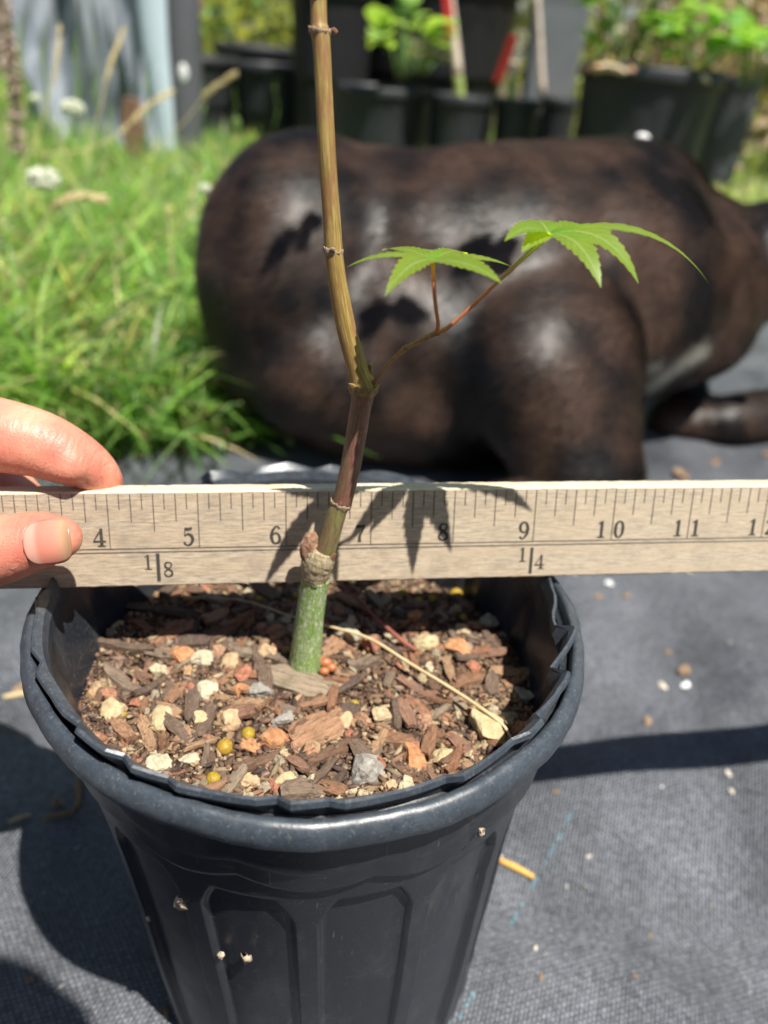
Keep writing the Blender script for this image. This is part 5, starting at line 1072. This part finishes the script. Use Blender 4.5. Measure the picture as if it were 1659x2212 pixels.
for k in range(12):
    px = 1275+k*22+rg.uniform(-8, 8); p = at(px, 128+(px-1262)*.1, 1.60+rg.uniform(0, .06)); v, f = ellipsoid((0, 0, 0), (.020, .011, .007), Matrix.Rotation(rg.uniform(-.6, .6), 3, 'Y'), 8, 5)
    o = link('wood_chip', mesh('wood_chip', [tuple(np.array(q_)*(1+rg.uniform(-.2, .2))) for q_ in v], f, CH[k % 2], False)); o.parent = PE_ROOT; o.location = (p[0]-PE_ROOT.location.x, p[1]-PE_ROOT.location.y, pE[2]*.93+.012)
# stakes, tags, stumps
WBR = mat_speck('old_brown_wood', [(.14, .08, .05), (.30, .18, .12)], 40, .002, .85, (1, 1, .2))
def stake(name, p0, p1, r0, r1, mat, lab, cat, n=10, k=10):
    V, Fc, U = tube([p0, (np.array(p0)*.5+np.array(p1)*.5), p1], [r0, (r0+r1)/2, r1], n, k, jit=.08); o = link(name, mesh(name, V, Fc, mat)); rebase(o, tuple(p0)); return tag(o, lab, cat)
BARKW = mat_speck('pale_lichened_bark', [(.34, .24, .19), (.58, .48, .40), (.66, .60, .54)], 60, .002, .8); GST = plain('green_stem', (.30, .38, .12), .5, .3)
stake('trunk', at(993, 212, 1.90), at(990, 165, 1.90), .0125, .0115, GST, 'green grafted foot of the pale trunk in the middle pot', 'trunk'); stake('pale_trunk', at(990, 166, 1.90), at(968, -40, 1.93), .0115, .009, BARKW, 'pale bark trunk leaning left above the middle pot', 'trunk')
stake('trunk', at(1105, 218, 1.90), at(1107, 168, 1.90), .0115, .011, GST, 'short green stump in the pot with the red tag', 'trunk'); stake('pale_trunk', at(1107, 168, 1.90), at(1110, 132, 1.90), .011, .010, BARKW, 'cut pale top of the short green stump', 'trunk'); stake('pale_trunk', at(1172, 210, 1.98), at(1160, -20, 2.0), .0085, .006, BARKW, 'thin pale trunk before the grey tree pot', 'trunk')
def card(name, c, w_, h_, th_, rot, mat, lab, cat):
    V = [(sx_*w_/2, sy_*th_/2, sz_*h_/2) for sx_ in (-1, 1) for sy_ in (-1, 1) for sz_ in (-1, 1)]; V = [tuple((Matrix.Rotation(rot[1], 3, 'Y') @ Matrix.Rotation(rot[0], 3, 'X') @ Vector(v))) for v in V]
    o = link(name, mesh(name, V, [(0, 1, 3, 2), (4, 6, 7, 5), (0, 4, 5, 1), (2, 3, 7, 6), (0, 2, 6, 4), (1, 5, 7, 3)], mat, False)); o.location = tuple(c); return tag(o, lab, cat)
REDT = plain('red_plastic_tag', (.62, .04, .04), .4, .5, 30, .2)
card('plant_tag', at(1092, 128, 1.88), .022, .10, .002, (.25, .22), REDT, 'long red plastic tag leaning in the small pot', 'plant tag'); card('plant_tag', at(968, 20, 1.88), .020, .11, .002, (.1, -.25), REDT, 'bright red tag tied to the pale trunk', 'plant tag')
# brown stake and the grey sheet at upper left
a = at(290, 300, 1.82); V = [(a[0]+sx_*(.021 if z < .15 else .014), 1.82+sy_*.012, z) for z in (0, .14, .175) for sx_, sy_ in ((-1, -1), (1, -1), (1, 1), (-1, 1))]; o = link('wooden_stake', mesh('wooden_stake', V, [(i*4+j, i*4+(j+1) % 4, i*4+4+(j+1) % 4, i*4+4+j) for i in range(2) for j in range(4)]+[(8, 9, 10, 11)], WBR, False)); rebase(o, (a[0], 1.82, 0)); tag(o, 'short brown board end standing in front of the grey sheet', 'stake')
SHEET = M('grey_poly_sheet', (.30, .33, .36), .25, .6); _v = SHEET.coord('Object', (3, 3, .8)); SHEET.color(SHEET.ramp(SHEET.noise(_v, 5, 5, .6, .5), [(.32, (.10, .12, .14)), (.5, (.24, .27, .31)), (.66, (.38, .40, .43))])); SHEET.bump(SHEET.noise(_v, 9, 5), .02, .5); SHEET = SHEET.m
xl, xr = at(20, 100, 2.0)[0], at(352, 100, 2.0)[0]; nxs, nzs = 120, 30; V = []
for side in (0, 1):
    for i in range(nxs+1):
        t = i/nxs; x = xl+(xr-xl)*t
        for j in range(nzs+1):
            z = .62*j/nzs; f_ = .10*noise.noise(Vector((t*5+z*1.5, z*1.6, 3)))+.035*noise.noise(Vector((t*13-z*4, z*3, 8)))-.05*t**8; V.append((x+.012*math.sin(z*12+t*9)-.05*(z/.62)*(t-.5)*0, 2.0+f_+side*.0015, z*(1-.03*math.sin(t*8))))
n_ = (nxs+1)*(nzs+1); Fc = []
for i in range(nxs):
    for j in range(nzs):
        b0 = i*(nzs+1)+j; Fc.append((b0, b0+nzs+1, b0+nzs+2, b0+1)); Fc.append((n_+b0, n_+b0+1, n_+b0+nzs+2, n_+b0+nzs+1))
th = empty('plastic_sheet', ((xl+xr)/2, 2.0, 0), 'crumpled grey plastic sheet hanging behind the grass at upper left', 'plastic sheet'); link('sheet', mesh('sheet', V, Fc, SHEET), th)
PBLUE = plain('pale_blue_plastic', (.50, .60, .66), .35, .5, 12, .15)
V, Fc, U = tube([(xr+.005, 1.975, .0), (xr+.0, 1.97, .15), (xr-.012, 1.97, .32), (xr-.01, 1.97, .62)], [.020, .026, .034, .040], 24, 14, flat=.5, flatdir=(0, 1, 0)); link('folded_edge', mesh('folded_edge', V, Fc, PBLUE), th)
a = at(362, 100, 2.08); V, Fc, U = lathe([(.05, .0), (.054, .2), (.056, .6)], 24, a[0]+.02, 2.12); o = link('grey_pipe', mesh('grey_pipe', V, Fc, plain('dark_grey_plastic', (.10, .105, .115), .5, .4, 15, .2))); rebase(o, (a[0]+.02, 2.12, 0)); tag(o, 'dark grey upright plastic pipe right of the grey sheet', 'pipe')
DRYP = mat_speck('dry_plume', [(.34, .24, .19), (.62, .50, .42)], 60, .003, .8)
th = empty('dry_plume', tuple(at(30, 330, 1.3)*np.array([1, 1, 0])), 'dry pinkish seed plume at the upper left corner', 'plant'); b = MB(); rg = random.Random(5); C = catmull([at(40, 330, 1.3), at(30, 200, 1.3), at(12, 80, 1.3), at(-10, -30, 1.3)], 50)
V, Fc, U = tube([(*C[0][:2], 0), C[0], C[25], C[-1]], [.002]*4, 20, 6); link('stalk', mesh('stalk', V, Fc, DRYP), th)
for k in range(420):
    p0 = C[rg.randrange(49)]; s = np.array([rg.gauss(0, 1)*.8, rg.gauss(0, 1)*.8, rg.uniform(-.4, 1)]); s /= np.linalg.norm(s); p1 = p0+s*rg.uniform(.006, .024); V, Fc, U = tube([p0, (p0+p1)/2, p1], [.0008, .0024, .0006], 4, 4); b.add(V, Fc)
link('seeds', b.me('seeds', DRYP, False), th)
# a bark strip and small white pot saucers among the far grass
v, f = ellipsoid((0, 0, 0), (.0075, .006, .004)); o = link('white_blossom', mesh('white_blossom', v, f, PERL)); o.location = tuple(at(1388, 296, .76)); tag(o, 'white blossom just behind the dog shoulders', 'blossom')
v, f = ellipsoid((0, 0, 0), (.011, .004, .020)); o = link('white_label', mesh('white_label', v, f, PERL)); o.location = tuple(at(396, 158, 1.9)); tag(o, 'white oval label by the shaded pots', 'label')
# the photographer crouching behind the phone
PH = empty('smartphone', tuple(CAM-FWD*.006-UP*.05), 'black smartphone held upright by the crouching person', 'phone')
def cs(a, b_, c): return CAM+RT*a+UP*b_+FWD*c
V = [cs(a_, b_, c_) for c_ in (-.003, -.011) for a_, b_ in ((-.013, .013), (.058, .013), (.058, -.134), (-.013, -.134))]
link('phone_body', mesh('phone_body', V, [(0, 1, 2, 3), (4, 7, 6, 5), (0, 4, 5, 1), (1, 5, 6, 2), (2, 6, 7, 3), (3, 7, 4, 0)], plain('black_glass', (.02, .02, .022), .2, .5), False), PH)
pp = empty('person', (.08, -.62, 0), 'crouching person in a dark blue shirt holding up a smartphone', 'person'); CLO = plain('navy_shirt', (.03, .04, .09), .8, .2, 60, .3)
b = MB()
for c_ in [[(.062, -.278, .585, .066), (.062, -.285, .55, .068), (.06, -.275, .50, .045)], [(.06, -.30, .52, .048), (.07, -.36, .46, .058), (.08, -.44, .42, .10)]]:
    V, Fc, U = tube([x_[:3] for x_ in c_], [x_[3] for x_ in c_], 22, 22, True, roundcap=5); b.add(V, Fc)
for c_ in [[(*cs(.062, -.09, -.012), .011), (*cs(.045, -.11, -.030), .024), (*cs(.08, -.16, -.05), .026), (.20, -.40, .16, .036)], [(*cs(-.016, -.09, -.012), .011), (*cs(0, -.11, -.030), .024), (*cs(-.03, -.16, -.05), .026), (-.10, -.42, .15, .036)]]:
    V, Fc, U = tube([x_[:3] for x_ in c_], [x_[3] for x_ in c_], 22, 18, True, roundcap=5); b.add(V, Fc)
for k_ in range(4):
    for s_, sx_ in ((.064, 1), (-.018, -1)):
        V, Fc, U = tube([cs(s_-.014*sx_, -.075-.017*k_, -.020), cs(s_, -.075-.017*k_, -.014), cs(s_-.004*sx_, -.075-.017*k_, -.0035)], [.008, .0078, .006], 8, 10, True, roundcap=3); b.add(V, Fc)
po = link('skin_body', b.me('skin_body', SKIN), pp); po.data.materials.clear(); po.data.materials.append(SKIN); fuse(po, .004, 6)
b = MB()
for c_ in [[(.08, -.42, .43, .10), (.08, -.52, .30, .14), (.08, -.60, .16, .155)], [(.18, -.42, .42, .06), (.22, -.44, .28, .05), (.20, -.40, .165, .042)], [(-.02, -.43, .42, .06), (-.09, -.45, .28, .05), (-.10, -.42, .155, .042)], [(.15, -.58, .12, .09), (.19, -.42, .10, .07), (.20, -.56, .05, .055)], [(.0, -.58, .12, .09), (-.05, -.42, .10, .07), (-.05, -.56, .05, .055)]]:
    V, Fc, U = tube([x_[:3] for x_ in c_], [x_[3] for x_ in c_], 26, 22, True, roundcap=5); b.add(V, Fc)
po = link('clothes', b.me('clothes', CLO), pp); po.data.materials.clear(); po.data.materials.append(CLO); fuse(po, .008, 6)
v, f = ellipsoid((.062, -.290, .600), (.073, .078, .070)); link('hair', mesh('hair', v, f, plain('brown_hair', (.06, .035, .02), .6, .3, 90, .4, .003)), pp)
# shrubs closing the view
def shrub(x, y, r_, h_, mat, lab, seed, n=2600, ls=.05, cores=True):
    rg = random.Random(seed); rr = np.random.default_rng(seed); th = empty('shrub', (x, y, 0), lab, 'shrub'); 
    for k in range(5):
        a = rg.uniform(0, 6.3); V, Fc, U = tube([(x, y, 0), (x+r_*.2*math.cos(a), y+r_*.2*math.sin(a), h_*.4), (x+r_*.6*math.cos(a), y+r_*.6*math.sin(a), h_*.85)], [.014, .010, .004], 10, 6); link('stem', mesh('stem', V, Fc, WBR), th)
    cl = rr.normal(0, 1, (26, 3)); cl /= np.linalg.norm(cl, axis=1)[:, None]; cl *= rr.uniform(.3, 1, (26, 1))**.5; cl = cl*np.array([r_, r_, h_*.5])+np.array([x, y, h_*.52])
    ci = rr.integers(0, 26, n); P0 = cl[ci]+rr.normal(0, 1, (n, 3))*r_*.17; P0[:, 2] = np.maximum(P0[:, 2], .02); d_ = rr.normal(0, 1, (n, 3)); d_ /= np.linalg.norm(d_, axis=1)[:, None]; s_ = np.cross(d_, rr.normal(0, 1, (n, 3))); s_ /= np.linalg.norm(s_, axis=1)[:, None]; L = ls*rr.uniform(.6, 1.3, (n, 1))
    V = np.stack([P0, P0+d_*L*.5+s_*L*.28, P0+d_*L, P0+d_*L*.5-s_*L*.28], 1).reshape(-1, 3); Fc = np.arange(4*n).reshape(n, 4); o = link('foliage', mesh('foliage', V, Fc, mat, False), th); return th
shrub(-.95, 3.3, .55, .9, YELG, 'yellow green shrub behind the pots at upper left', 1); shrub(-1.9, 3.2, .6, 1.0, DULL, 'dull green shrub behind the grey sheet', 2); shrub(-.1, 3.7, .6, 1.0, DULL, 'brownish shrub behind the black tub', 3); shrub(.75, 3.0, .42, .75, YELG, 'mossy yellow green shrub behind the tree pot', 4, 2600, .035)
shrub(1.15, 3.0, .5, .85, TAN, 'tan dried shrub behind the large pot', 5, 2400, .04); shrub(1.75, 3.3, .5, .9, YELG, 'yellow green shrub at the upper right', 6); shrub(2.4, 3.6, .6, 1.0, TAN, 'tan shrub at the far right', 7, 2400, .05); shrub(-2.9, 3.9, .8, 1.2, YELG, 'large shrub beyond the left edge', 8); shrub(3.4, 4.2, .9, 1.2, DULL, 'large dull shrub beyond the right edge', 9); shrub(1.5, 2.75, .25, .42, MIDG, 'low green shrub right of the large pot', 10, 900, .05)
for k, (x, y, r_, h_, m_) in enumerate([(-3.5, 6, 1.2, 2.0, DULL), (-1.7, 6.2, 1.2, 2.1, MIDG), (0, 6.4, 1.2, 2.0, DULL), (1.7, 6.1, 1.2, 2.1, YELG), (3.4, 6.2, 1.2, 2.0, MIDG), (5.2, 6.6, 1.3, 2.2, DULL), (-5.3, 6.6, 1.3, 2.2, MIDG)]): 
    t_ = shrub(x, y, r_, h_, m_, ['dull tall hedge shrub second from the left', 'mid green tall hedge shrub behind the left pots', 'dull tall hedge shrub in the middle of the hedge', 'yellow green tall hedge shrub behind the large pot', 'mid green tall hedge shrub right of the yellow green one', 'dull tall hedge shrub at the right end', 'mid green tall hedge shrub at the left end'][k], 40+k, 3400, .12)
